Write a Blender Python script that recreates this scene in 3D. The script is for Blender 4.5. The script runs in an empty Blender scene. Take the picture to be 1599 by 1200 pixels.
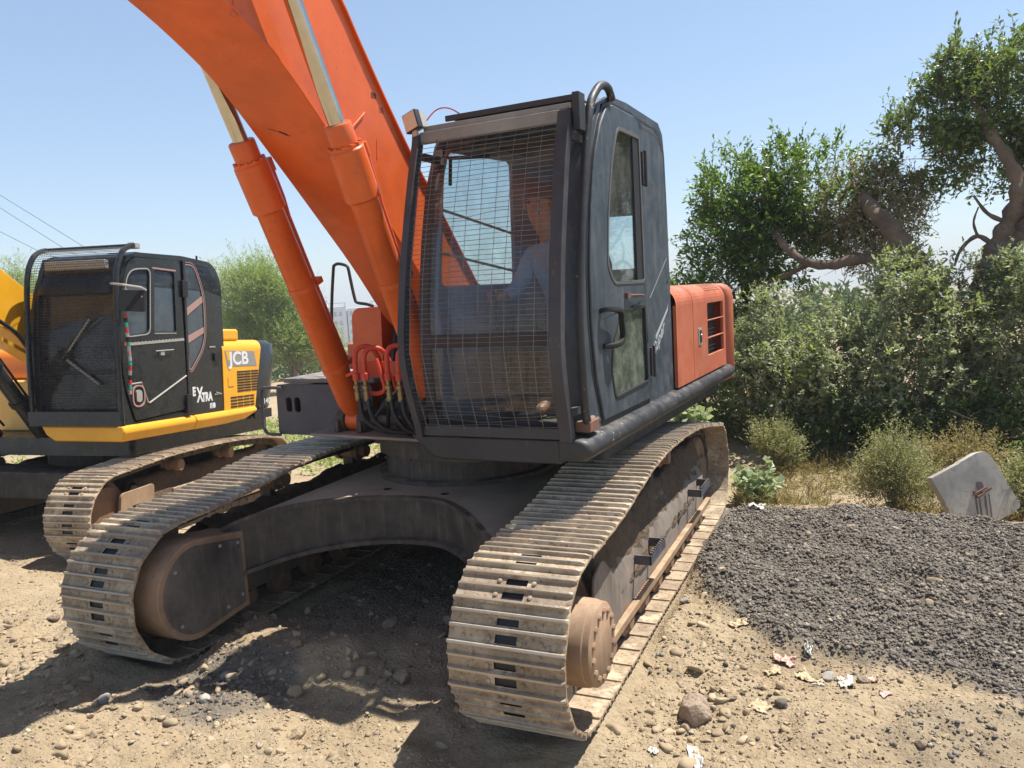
import bpy, bmesh, math, random
import numpy as np
from mathutils import Vector, Matrix
from mathutils.geometry import tessellate_polygon
PI = math.pi; R = math.radians
random.seed(7)
sc = bpy.context.scene
# ------------------------------------------------------------------ camera, sky, sun, exposure
cam = bpy.data.cameras.new('camera'); co = bpy.data.objects.new('camera', cam); sc.collection.objects.link(co)
cr = Vector((0.91400502, 0.40174124, -0.05655793)); cd = Vector((-0.00474959, -0.12880187, -0.99165897)); cf = Vector((-0.40567507, 0.90664991, -0.11581745))
m = Matrix((cr, -cd, -cf)).transposed().to_4x4(); m.translation = (2.74321536, -5.25024047, 2.10876371)
co.matrix_world = m
cam.sensor_width = 36; cam.lens = 1249.22 / 1599 * 36; cam.clip_start = .05; cam.clip_end = 3000
sc.camera = co
SUN = Vector((.32, .33, 1)).normalized()
EL = math.asin(SUN.z); AZ = math.atan2(SUN.x, SUN.y)
w = bpy.data.worlds.new('World'); sc.world = w; w.use_nodes = True
nt = w.node_tree; bg = nt.nodes['Background']
sky = nt.nodes.new('ShaderNodeTexSky'); sky.sky_type = 'NISHITA'; sky.sun_disc = False
sky.sun_elevation = EL; sky.sun_rotation = AZ; sky.air_density = 1.0; sky.dust_density = .35; sky.ozone_density = 1.6; sky.altitude = 0
# the phone's tone curve flattens the sky: soften its gradient and take the cyan out of it
gm = nt.nodes.new('ShaderNodeGamma'); gm.inputs[1].default_value = .6; nt.links.new(sky.outputs[0], gm.inputs[0])
tn = nt.nodes.new('ShaderNodeVectorMath'); tn.operation = 'MULTIPLY'; tn.inputs[1].default_value = (1.08, 1.20, 1.36); nt.links.new(gm.outputs[0], tn.inputs[0])
# deeper blue overhead than near the horizon
tc = nt.nodes.new('ShaderNodeTexCoord'); sz = nt.nodes.new('ShaderNodeSeparateXYZ'); nt.links.new(tc.outputs['Generated'], sz.inputs[0])
mr = nt.nodes.new('ShaderNodeMapRange'); mr.inputs[1].default_value = .40; mr.inputs[2].default_value = .95; mr.inputs[3].default_value = 1; mr.inputs[4].default_value = .38; nt.links.new(sz.outputs[2], mr.inputs[0])
zn = nt.nodes.new('ShaderNodeVectorMath'); zn.operation = 'SCALE'; nt.links.new(tn.outputs[0], zn.inputs[0]); nt.links.new(mr.outputs[0], zn.inputs['Scale'])
nt.links.new(zn.outputs[0], bg.inputs[0]); bg.inputs[1].default_value = .15
sl = bpy.data.lights.new('sun', 'SUN'); so = bpy.data.objects.new('sun', sl); sc.collection.objects.link(so)
sl.energy = 5.0; sl.angle = R(.53); sl.color = (1, .955, .88)
so.rotation_euler = SUN.to_track_quat('Z', 'Y').to_euler(); so.location = (0, 0, 20)
sc.view_settings.view_transform = 'Standard'; sc.view_settings.look = 'None'; sc.view_settings.gamma = 1
sc.view_settings.exposure = .72
sc.cycles.max_bounces = 8; sc.cycles.transparent_max_bounces = 16; sc.cycles.use_denoising = True
sc.cycles.caustics_reflective = False; sc.cycles.caustics_refractive = False
# ------------------------------------------------------------------ noise
def _hash(ix, iy, s):
    h = (ix.astype(np.int64) * 374761393 + iy.astype(np.int64) * 668265263 + s * 1442695041) & 0x7fffffff
    h = ((h ^ (h >> 13)) * 1274126177) & 0x7fffffff
    return ((h ^ (h >> 16)) & 0xffff) / 65535.
def vnoise(x, y, s=0):
    x = np.asarray(x, float); y = np.asarray(y, float)
    ix = np.floor(x); iy = np.floor(y); fx = x - ix; fy = y - iy
    fx = fx * fx * (3 - 2 * fx); fy = fy * fy * (3 - 2 * fy)
    a = _hash(ix, iy, s); b = _hash(ix + 1, iy, s); c = _hash(ix, iy + 1, s); d = _hash(ix + 1, iy + 1, s)
    return (a + (b - a) * fx) * (1 - fy) + (c + (d - c) * fx) * fy
def fbm(x, y, s=0, o=4):
    t = 0; a = .5
    for i in range(o):
        t = t + a * (vnoise(x, y, s + i * 17) - .5); x = x * 2.03 + 3.1; y = y * 2.03 - 1.7; a *= .5
    return t
def ss(a, b, x):
    t = np.clip((np.asarray(x, float) - a) / (b - a), 0, 1); return t * t * (3 - 2 * t)
def gravel(x, y):
    """where the dark crushed asphalt lies: 1 inside"""
    x = np.asarray(x, float); y = np.asarray(y, float)
    n = fbm(x * 1.3, y * 1.3, 5) * .7 + fbm(x * 6, y * 6, 8) * .2
    low = np.interp(x, [1.2, 1.6, 2.0, 2.3, 2.9, 3.6, 6], [.9, .25, -.55, -.95, -1.0, -1.1, -1.2])
    a = ss(-.12, .12, y - low + n) * ss(1.25, 1.5, x + n * .5 - .1) * ss(-.1, .15, np.interp(x, [1.2, 1.7, 2.5, 3.8, 6], [1.9, 2.15, 2.2, 2.0, 1.9]) - y + n * .4)
    b = .28 * ss(.1, -.1, np.hypot((x - 3.35) / .6, (y + 1.55) / .45) - .8 + n * 1.5)
    c = ss(.12, -.12, np.hypot((x + .55) / .55, (y + 2.0) / .55) - .75 + n) * .8
    d = ss(.1, -.1, np.abs(x) - .75) * ss(-1.35, -1.05, y) * ss(2.4, 2, y) * .55
    return np.clip(a + b + c + d, 0, 1)
def H(x, y):
    x = np.asarray(x, float); y = np.asarray(y, float)
    under = ss(2.35, 1.85, np.abs(x)) * ss(-2.75, -2.3, y) * ss(2.7, 2.3, y)
    trk = ss(.36, .28, np.abs(np.abs(x) - 1.278)) * ss(-2.05, -1.9, y) * ss(2.1, 1.95, y)
    z = fbm(x * .7, y * .7, 1) * .22 + fbm(x * 3.1, y * 3.1, 2) * .14 + fbm(x * 11, y * 11, 3, 3) * .05 + np.abs(fbm(x * 5.3, y * 5.3, 33, 3)) * .07 * ss(.3, .7, vnoise(x * .8, y * .8, 34)) + .01
    # rough churned bank between the tracks and in front of the left one
    z += .17 * np.exp(-(((x + .35) / .55) ** 2 + ((y + 1.62) / .28) ** 2)) + .07 * np.exp(-(((x - .35) / .4) ** 2 + ((y + 1.2) / .5) ** 2))
    z += .06 * np.exp(-(((x - .62) / .25) ** 2 + ((y + 2.15) / .4) ** 2)) + .08 * np.exp(-(((x + 1.0) / .6) ** 2 + ((y + 2.9) / .3) ** 2))
    z = z * (1 - trk) - .015 * trk
    z = z - .03 * np.exp(-(((np.abs(x) - 1.278) / .5) ** 2 + ((y + 2.15) / .3) ** 2))
    # asphalt heap
    z += gravel(x, y) * ss(1.2, 1.9, x) * (.035 + .055 * ss(-.8, 1.0, y))
    g_ = gravel(x, y); z += g_ * (fbm(x * 5, y * 5, 21) * .05 + fbm(x * 16, y * 16, 22, 3) * .04)
    # ground behind the heap
    z = z - .16 * ss(2.0, 3.2, y) * ss(.5, 1.6, x) * ss(20, 8, y) + .05 * ss(3, 5.5, y)
    # yellow excavator stands lower and tipped back
    jm = ss(-2.4, -3.3, x)
    z = z * (1 - .7 * jm) + jm * (-.23 - .072 * (np.clip(y, -3, 6) - .98)) - .0
    d = np.hypot(x, y)
    lf = ss(0, -6, x)
    z = z - np.clip(d - 9, 0, 14) * .06 * lf - np.clip(d - 14, 0, 230) * .055
    return z
# ------------------------------------------------------------------ materials
def newmat(name):
    ma = bpy.data.materials.new(name); ma.use_nodes = True; nt = ma.node_tree
    return ma, nt, nt.nodes['Principled BSDF']
def N(nt, t, **k):
    n = nt.nodes.new(t)
    for a, v in k.items():
        if isinstance(a, str) and hasattr(n, a): setattr(n, a, v)
    return n
def L(nt, a, b): nt.links.new(a, b)
def rgb(c): return (c[0], c[1], c[2], 1)
def noise(nt, scale, det=4, rough=.6, vec=None, dist=0):
    n = nt.nodes.new('ShaderNodeTexNoise'); n.inputs['Scale'].default_value = scale; n.inputs['Detail'].default_value = det
    n.inputs['Roughness'].default_value = rough; n.inputs['Distortion'].default_value = dist
    if vec is None: vec = nt.nodes.new('ShaderNodeNewGeometry').outputs['Position']
    L(nt, vec, n.inputs['Vector']); return n.outputs['Fac']
def ramp(nt, fac, a, b, c0=0., c1=1.):
    r = nt.nodes.new('ShaderNodeMapRange'); r.inputs[1].default_value = a; r.inputs[2].default_value = b
    r.inputs[3].default_value = c0; r.inputs[4].default_value = c1; r.interpolation_type = 'SMOOTHSTEP'
    L(nt, fac, r.inputs[0]); return r.outputs[0]
def mix(nt, f, a, b):
    n = nt.nodes.new('ShaderNodeMix'); n.data_type = 'RGBA'
    if isinstance(f, (int, float)): n.inputs[0].default_value = f
    else: L(nt, f, n.inputs[0])
    for i, c in ((6, a), (7, b)):
        if isinstance(c, tuple): n.inputs[i].default_value = rgb(c)
        else: L(nt, c, n.inputs[i])
    return n.outputs[2]
def mth(nt, op, a, b=None):
    n = nt.nodes.new('ShaderNodeMath'); n.operation = op; n.use_clamp = False
    for i, c in ((0, a), (1, b)):
        if c is None: continue
        if isinstance(c, (int, float)): n.inputs[i].default_value = c
        else: L(nt, c, n.inputs[i])
    return n.outputs[0]
def bump(nt, p, h, s, d=.01):
    b = nt.nodes.new('ShaderNodeBump'); b.inputs['Strength'].default_value = s; b.inputs['Distance'].default_value = d
    L(nt, h, b.inputs['Height']); L(nt, b.outputs[0], p.inputs['Normal'])
DUST = (.40, .31, .21)
def paint(name, col, rough=.35, dust=.3, scr=0., scol=(.3, .3, .3), var=.12, metal=0, dcol=DUST, streak=0., coat=0.):
    """painted or bare metal with uneven tone, dust caught on upward faces, scuffs"""
    ma, nt, p = newmat(name)
    n1 = noise(nt, 2.3, 5, .65)
    base = mix(nt, ramp(nt, n1, .3, .7), tuple(c * (1 - var) for c in col), tuple(min(1, c * (1 + var)) for c in col))
    g = nt.nodes.new('ShaderNodeNewGeometry'); sp = nt.nodes.new('ShaderNodeSeparateXYZ'); L(nt, g.outputs['Normal'], sp.inputs[0])
    up = ramp(nt, sp.outputs[2], .2, .95, .25, 1)
    n2 = noise(nt, 9, 6, .7)
    d = mth(nt, 'MULTIPLY', mth(nt, 'MULTIPLY', up, ramp(nt, n2, .35, .75)), dust)
    base = mix(nt, d, base, dcol)
    if streak:
        mp = nt.nodes.new('ShaderNodeMapping'); mp.inputs['Scale'].default_value = (14, 14, 1.1)
        L(nt, g.outputs['Position'], mp.inputs[0]); n5 = noise(nt, 1.6, 4, .6, mp.outputs[0])
        base = mix(nt, ramp(nt, n5, .48, .78, 0, streak), base, dcol)
    if scr:
        n3 = noise(nt, 34, 3, .8); n4 = noise(nt, 4.5, 3, .6)
        s = mth(nt, 'MULTIPLY', ramp(nt, n3, .60, .66), ramp(nt, n4, .52, .62)); s = mth(nt, 'MULTIPLY', s, scr)
        base = mix(nt, s, base, scol)
    L(nt, base, p.inputs['Base Color'])
    L(nt, ramp(nt, n2, .3, .75, rough, min(1, rough + .35)), p.inputs['Roughness'])
    p.inputs['Metallic'].default_value = metal
    if coat: p.inputs['Coat Weight'].default_value = coat
    bump(nt, p, n2, .12, .004)
    return ma
def flat(name, col, rough=.6, metal=0):
    ma, nt, p = newmat(name)
    n = noise(nt, 14, 3); L(nt, mix(nt, n, tuple(c * .82 for c in col), tuple(min(1, c * 1.15) for c in col)), p.inputs['Base Color'])
    p.inputs['Roughness'].default_value = rough; p.inputs['Metallic'].default_value = metal
    return ma
def glass(name, dust=.12, tint=(.9, .95, .95), dcol=(.45, .42, .36), gl=1., lo=.4, hi=2.):
    ma, nt, p = newmat(name); nt.nodes.remove(p); out = nt.nodes['Material Output']
    tr = N(nt, 'ShaderNodeBsdfTransparent'); tr.inputs[0].default_value = rgb(tint)
    gs = N(nt, 'ShaderNodeBsdfGlossy'); gs.inputs['Roughness'].default_value = .03; gs.inputs[0].default_value = (gl, gl, gl, 1)
    df = N(nt, 'ShaderNodeBsdfDiffuse'); df.inputs[0].default_value = rgb(dcol)
    fr = N(nt, 'ShaderNodeFresnel'); fr.inputs[0].default_value = 1.5; gb = N(nt, 'ShaderNodeNewGeometry'); ff = mth(nt, 'MULTIPLY', fr.outputs[0], mth(nt, 'SUBTRACT', 1., gb.outputs['Backfacing']))
    m1 = N(nt, 'ShaderNodeMixShader'); L(nt, ff, m1.inputs[0]); L(nt, tr.outputs[0], m1.inputs[1]); L(nt, gs.outputs[0], m1.inputs[2])
    m2 = N(nt, 'ShaderNodeMixShader'); L(nt, ramp(nt, noise(nt, 6, 6, .7), .3, .8, dust * lo, dust * hi), m2.inputs[0])
    L(nt, m1.outputs[0], m2.inputs[1]); L(nt, df.outputs[0], m2.inputs[2]); L(nt, m2.outputs[0], out.inputs[0])
    return ma
def leafmat(name, c1, c2, c3, tr=.35, gloss=.35):
    ma, nt, p = newmat(name); out = nt.nodes['Material Output']
    g = nt.nodes.new('ShaderNodeNewGeometry'); rp = nt.nodes.new('ShaderNodeValToRGB'); L(nt, g.outputs['Random Per Island'], rp.inputs[0])
    e = rp.color_ramp.elements; e[0].color = rgb(c1); e[1].color = rgb(c3); k = e.new(.5); k.color = rgb(c2); e[1].position = .55; e[2].position = 1
    n = noise(nt, 1.1, 3); col = mix(nt, ramp(nt, n, .35, .65, 0, .55), rp.outputs[0], c1)
    L(nt, col, p.inputs['Base Color']); p.inputs['Roughness'].default_value = gloss
    t = N(nt, 'ShaderNodeBsdfTranslucent'); L(nt, mix(nt, .5, col, (c3[0] * 1.2, c3[1] * 1.4, c3[2] * .5)), t.inputs[0])
    ms = N(nt, 'ShaderNodeMixShader'); ms.inputs[0].default_value = tr
    L(nt, p.outputs[0], ms.inputs[1]); L(nt, t.outputs[0], ms.inputs[2]); L(nt, ms.outputs[0], out.inputs[0])
    return ma
M = {}
M['orange'] = paint('orange_paint', (.66, .105, .010), .34, .14, .5, (.30, .07, .02), .14, coat=.15, streak=.05)
M['orange_old'] = paint('faded_orange_paint', (.45, .105, .045), .5, .5, .3, (.55, .30, .2), .12, streak=.2)
M['cabgrey'] = paint('dark_blue_grey_paint', (.034, .049, .066), .34, .45, .3, (.22, .22, .21), .25, dcol=(.32, .32, .30), streak=.14)
M['cabroof'] = paint('dust_greyed_roof_paint', (.075, .09, .105), .5, .9, .3, (.3, .3, .28), .3, dcol=(.38, .36, .32))
M['black'] = paint('black_paint', (.022, .022, .026), .4, .35, .5, (.3, .12, .05), .3, dcol=(.22, .17, .13))
M['greyblue'] = paint('grey_blue_paint', (.055, .055, .075), .5, .5, .3, (.25, .2, .18), .25)
M['skirt'] = paint('worn_skirt_paint', (.022, .022, .025), .38, .22, .9, (.42, .38, .33), .3, dcol=(.3, .26, .22))
M['chassis'] = paint('dusty_dark_chassis', (.045, .036, .031), .55, .95, .7, (.16, .09, .05), .35, dcol=(.33, .25, .18), streak=.25)
M['frame'] = paint('dusty_track_frame', (.17, .14, .12), .6, .9, .6, (.22, .10, .05), .3, dcol=(.36, .27, .19), streak=.4)
M['rust'] = paint('rusty_drum', (.20, .115, .07), .6, .7, .6, (.12, .05, .02), .25, dcol=(.42, .31, .2), streak=.3)
M['drive'] = paint('rusty_final_drive', (.33, .21, .13), .55, .6, .6, (.16, .07, .03), .3, dcol=(.48, .36, .24), streak=.35)
M['chrome'] = flat('chromed_rod', (.50, .48, .42), .13, 1)
M['rubber'] = flat('black_rubber', (.012, .012, .013), .55)
M['brass'] = flat('dull_brass', (.28, .20, .09), .4, .7)
M['wire'] = flat('bare_steel_wire', (.27, .26, .25), .32, .8)
M['yellow'] = paint('yellow_paint', (.84, .41, .014), .32, .12, .12, (.3, .2, .1), .06, coat=.2)
M['blackgloss'] = paint('glossy_black_paint', (.014, .017, .019), .18, .16, .1, (.2, .2, .2), .3, dcol=(.2, .19, .17))
M['blackmesh'] = flat('black_wire', (.02, .02, .022), .5)
M['white'] = flat('white_marking', (.75, .76, .76), .5)
M['greydecal'] = flat('grey_decal', (.28, .28, .28), .5)
M['red'] = flat('red_marking', (.6, .03, .03), .5)
M['teal'] = flat('teal_marking', (.02, .35, .25), .5)
M['pinkline'] = flat('pink_pinstripe', (.42, .25, .22), .5)
M['lens'] = flat('pale_dusty_lens', (.66, .56, .44), .3)
M['alu'] = flat('pale_grey_metal', (.45, .44, .40), .45, .3)
M['guard'] = paint('dusty_guard_bars', (.035, .033, .04), .45, .35, .6, (.2, .1, .06), .25, dcol=(.35, .32, .28))
M['glass'] = glass('windscreen_glass', .07, dcol=(.40, .34, .33))
M['glass_dusty'] = glass('dusty_door_glass', .30, tint=(.55, .62, .62), dcol=(.42, .42, .37))
M['glass_dark'] = glass('dark_tinted_glass', .26, tint=(.10, .12, .13), dcol=(.24, .33, .40), lo=.8, hi=1.25)  # bluish layer in the dust slot imitates reflected sky
M['seat'] = flat('blue_grey_cloth', (.07, .085, .13), .9)
M['inside'] = flat('dark_cab_lining', (.06, .05, .05), .9)
M['inblue'] = flat('blue_grey_cab_lining', (.24, .28, .40), .8)
M['maroon'] = flat('maroon_cloth', (.16, .05, .035), .9)
M['floor'] = flat('dusty_cab_floor', (.16, .14, .09), .95)
M['decalgrey'] = M['alu']
M['farwhite'] = flat('pale_blue_white_wall', (.62,.66,.72), .8)
M['farglass'] = flat('far_windows', (.30,.36,.46), .5)
M['jframe'] = paint('tan_dusty_frame', (.30, .20, .12), .6, .9, .5, (.25, .08, .04), .25, dcol=(.42, .33, .23), streak=.5)
M['slabconc'] = paint('stained_concrete', (.42, .39, .34), .85, .2, .8, (.12, .11, .10), .3, streak=.5, dcol=(.2, .17, .15))
M['leaf_yellow'] = leafmat('young_yellow_green_leaves', (.20, .26, .07), (.32, .38, .12), (.45, .50, .16), .4, .45)
M['stain'] = flat('dark_stain', (.14, .12, .105), .9)
M['jyellow2'] = paint('pale_yellow_paint', (.80, .48, .12), .4, .3, .1, (.3, .2, .1), .06)
M['jorange'] = paint('orange_yellow_paint', (.80, .22, .015), .35, .1, .1, (.3, .2, .1), .06)
M['leaf_dark2'] = leafmat('mid_green_leaves', (.07, .10, .04), (.15, .20, .08), (.30, .37, .12), .32, .4)
M['deckplate'] = paint('dusty_deck_plate', (.24, .19, .16), .5, .8, .5, (.3, .26, .22), .2)
M['rustlatch'] = paint('rusty_fitting', (.16, .08, .055), .55, .3, .6, (.3, .2, .15), .3)
M['dustyplate'] = paint('dust_covered_plate', (.36, .275, .195), .8, .6, .3, (.08, .06, .05), .2)
M['lip'] = paint('rust_tan_edge', (.30, .19, .11), .6, .9, .6, (.14, .07, .04), .3, dcol=(.50, .38, .25))
M['skin'] = flat('brown_skin', (.48, .20, .12), .5)
M['hair'] = flat('dark_hair', (.03, .018, .015), .8)
M['shirt'] = flat('blue_grey_shirt', (.30, .40, .58), .9)
M['boxlid'] = paint('dusty_box_lid', (.12, .11, .11), .5, .9, .3, (.3, .26, .22), .2, dcol=(.42, .38, .32))
M['faintwhite'] = flat('faded_white_marking', (.42, .44, .46), .6)
M['gasket'] = flat('grey_rubber_gasket', (.10, .10, .10), .7)
M['glass_door'] = glass('door_glass', .07, tint=(.88, .94, .95), dcol=(.45, .47, .42))
M['glass_low'] = glass('dusty_lower_door_glass', .32, tint=(.35, .40, .36), dcol=(.30, .34, .27), gl=1.)
M['guardtop'] = paint('sunlit_dusty_bar', (.20, .19, .18), .5, .9, .3, (.2, .1, .06), .2, dcol=(.5, .46, .38))  # guard bar colour made paler, the lit upper edge put into paint
M['orangered'] = paint('red_orange_paint', (.60, .055, .018), .35, .1, .1, (.2, .05, .03), .1)
M['orange_dark'] = paint('shaded_gap_red_paint', (.28, .045, .02), .5, .1, .1, (.2, .05, .03), .1)  # darker red, the shade inside the hood gap put into the colour
M['rubberhole'] = flat('dark_hole', (.10, .03, .015), .8)
# track shoe steel: tan dust in the troughs, brighter worn ridges (own object coordinates)
ma, nt, p = newmat('worn_track_steel'); M['shoe'] = ma
tc = nt.nodes.new('ShaderNodeTexCoord'); sp = nt.nodes.new('ShaderNodeSeparateXYZ'); L(nt, tc.outputs['Object'], sp.inputs[0])
oi = nt.nodes.new('ShaderNodeObjectInfo')
n1 = noise(nt, 7, 6, .7); n2 = noise(nt, 42, 4, .7)
ridge = ramp(nt, mth(nt, 'ADD', sp.outputs[2], mth(nt, 'MULTIPLY', mth(nt, 'SUBTRACT', n1, .5), .012)), .020, .031)
c = mix(nt, ramp(nt, n1, .3, .7), (.28, .195, .12), (.50, .39, .26))
c = mix(nt, mth(nt, 'MULTIPLY', ramp(nt, oi.outputs['Random'], 0, 1), .35), c, (.22, .17, .13))
c = mix(nt, mth(nt, 'MULTIPLY', ramp(nt, n2, .5, .68), .75), c, (.13, .08, .05))
c = mix(nt, ramp(nt, noise(nt, 5, 5, .7), .52, .62, 0, .75), c, (.60, .48, .33))
c = mix(nt, mth(nt, 'MULTIPLY', ridge, .8), c, (.46, .41, .34))
L(nt, c, p.inputs['Base Color']); L(nt, ramp(nt, ridge, 0, 1, .75, .42), p.inputs['Roughness']); L(nt, mth(nt, 'MULTIPLY', ridge, .55), p.inputs['Metallic'])
bump(nt, p, mth(nt, 'ADD', n2, n1), .5, .006)
# dirt
def dirtmat(name, a, b, c3, g1, g2):
    ma, nt, p = newmat(name)
    n1 = noise(nt, 1.4, 6, .65); n2 = noise(nt, 16, 8, .75); n3 = noise(nt, 90, 4, .7)
    c = mix(nt, ramp(nt, n1, .32, .68), a, b); c = mix(nt, ramp(nt, n2, .42, .72, 0, .8), c, c3)
    at = nt.nodes.new('ShaderNodeAttribute'); at.attribute_name = 'gravel'
    gc = mix(nt, ramp(nt, n2, .3, .7), g1, g2)
    c = mix(nt, at.outputs['Fac'], c, gc)
    L(nt, c, p.inputs['Base Color']); p.inputs['Roughness'].default_value = .95; p.inputs['Specular IOR Level'].default_value = .2
    v = nt.nodes.new('ShaderNodeTexVoronoi'); v.inputs['Scale'].default_value = 45; L(nt, nt.nodes.new('ShaderNodeNewGeometry').outputs['Position'], v.inputs['Vector'])
    bump(nt, p, mth(nt, 'ADD', mth(nt, 'ADD', n2, mth(nt, 'MULTIPLY', n3, .5)), mth(nt, 'MULTIPLY', v.outputs['Distance'], -.5)), .75, .026)
    return ma
M['dirt'] = dirtmat('dry_tan_soil', (.365, .28, .175), (.45, .355, .235), (.27, .205, .13), (.12, .105, .088), (.22, .19, .155))
M['clod'] = dirtmat('soil_clods', (.38, .29, .185), (.46, .36, .24), (.30, .23, .15), (.2, .2, .2), (.3, .3, .3))
def stonemat(name, cols):
    ma, nt, p = newmat(name); g = nt.nodes.new('ShaderNodeNewGeometry'); rp = nt.nodes.new('ShaderNodeValToRGB'); L(nt, g.outputs['Random Per Island'], rp.inputs[0])
    rp.color_ramp.interpolation = 'CONSTANT'; e = rp.color_ramp.elements; e[0].color = rgb(cols[0]); e[1].color = rgb(cols[-1]); e[1].position = .97
    for i, c in enumerate(cols[1:-1]): k = e.new((i + 1) / (len(cols) - 1) * .95); k.color = rgb(c)
    L(nt, mix(nt, ramp(nt, noise(nt, 60, 4), .35, .7, 0, .3), rp.outputs[0], cols[0]), p.inputs['Base Color']); p.inputs['Roughness'].default_value = .85
    return ma
M['pebble'] = stonemat('mixed_pebbles', [(.38, .29, .185), (.43, .34, .23), (.33, .25, .16), (.38, .32, .25), (.27, .21, .15), (.52, .45, .34)])
M['asphalt'] = stonemat('crushed_asphalt', [(.105, .089, .073), (.15, .127, .105), (.20, .171, .142), (.26, .225, .18), (.125, .106, .088), (.38, .32, .25)])
M['clodstone'] = stonemat('clod_stones', [(.365, .28, .175), (.42, .33, .215), (.32, .245, .155), (.38, .29, .19), (.29, .22, .14), (.46, .37, .25)])
M['rock'] = dirtmat('brown_rock', (.30, .22, .155), (.36, .29, .22), (.2, .14, .10), (.2, .2, .2), (.3, .3, .3))
M['bigrock'] = dirtmat('pinkish_brown_rock', (.34, .24, .165), (.42, .33, .25), (.30, .21, .15), (.2, .2, .2), (.3, .3, .3))
M['concrete'] = paint('weathered_concrete', (.34, .32, .28), .85, .2, .5, (.16, .15, .13), .22, streak=.25)
M['bark'] = paint('bark', (.24, .17, .115), .9, .3, .9, (.07, .05, .035), .4)
_n = M['bark'].node_tree; _b = [q for q in _n.nodes if q.type == 'BUMP'][0]; _b.inputs['Strength'].default_value = 1.; _b.inputs['Distance'].default_value = .05
_x = noise(_n, 17, 6, .8, dist=1.5); _n.links.new(_x, _b.inputs['Height'])
M['twig'] = flat('dry_twigs', (.34, .26, .185), .9)
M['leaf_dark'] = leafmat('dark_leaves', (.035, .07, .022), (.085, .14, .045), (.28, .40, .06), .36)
M['leaf_dusty'] = leafmat('dusty_leaves', (.17, .19, .10), (.35, .38, .24), (.52, .54, .39), .32, .5)
M['leaf_grey'] = leafmat('grey_green_shrub', (.20, .20, .085), (.32, .31, .15), (.44, .41, .22), .3, .6)
M['leaf_feather'] = leafmat('feathery_leaves', (.18, .25, .07), (.30, .38, .12), (.45, .50, .2), .4, .6)
M['leaf_broad'] = leafmat('pale_broad_leaves', (.28, .34, .20), (.40, .46, .30), (.55, .58, .42), .3, .6)
M['drygrass'] = leafmat('dry_grass', (.20, .15, .07), (.34, .26, .12), (.45, .37, .2), .3, .8)
M['far'] = leafmat('hazy_far_leaves', (.06, .09, .04), (.1, .14, .06), (.14, .18, .08), .3, .7)
M['plastic'] = flat('white_plastic', (.56, .53, .47), .5)
M['plasticpink'] = flat('pinkish_plastic', (.52, .33, .27), .5)
M['paper'] = flat('tan_paper', (.52, .40, .25), .8)
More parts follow.
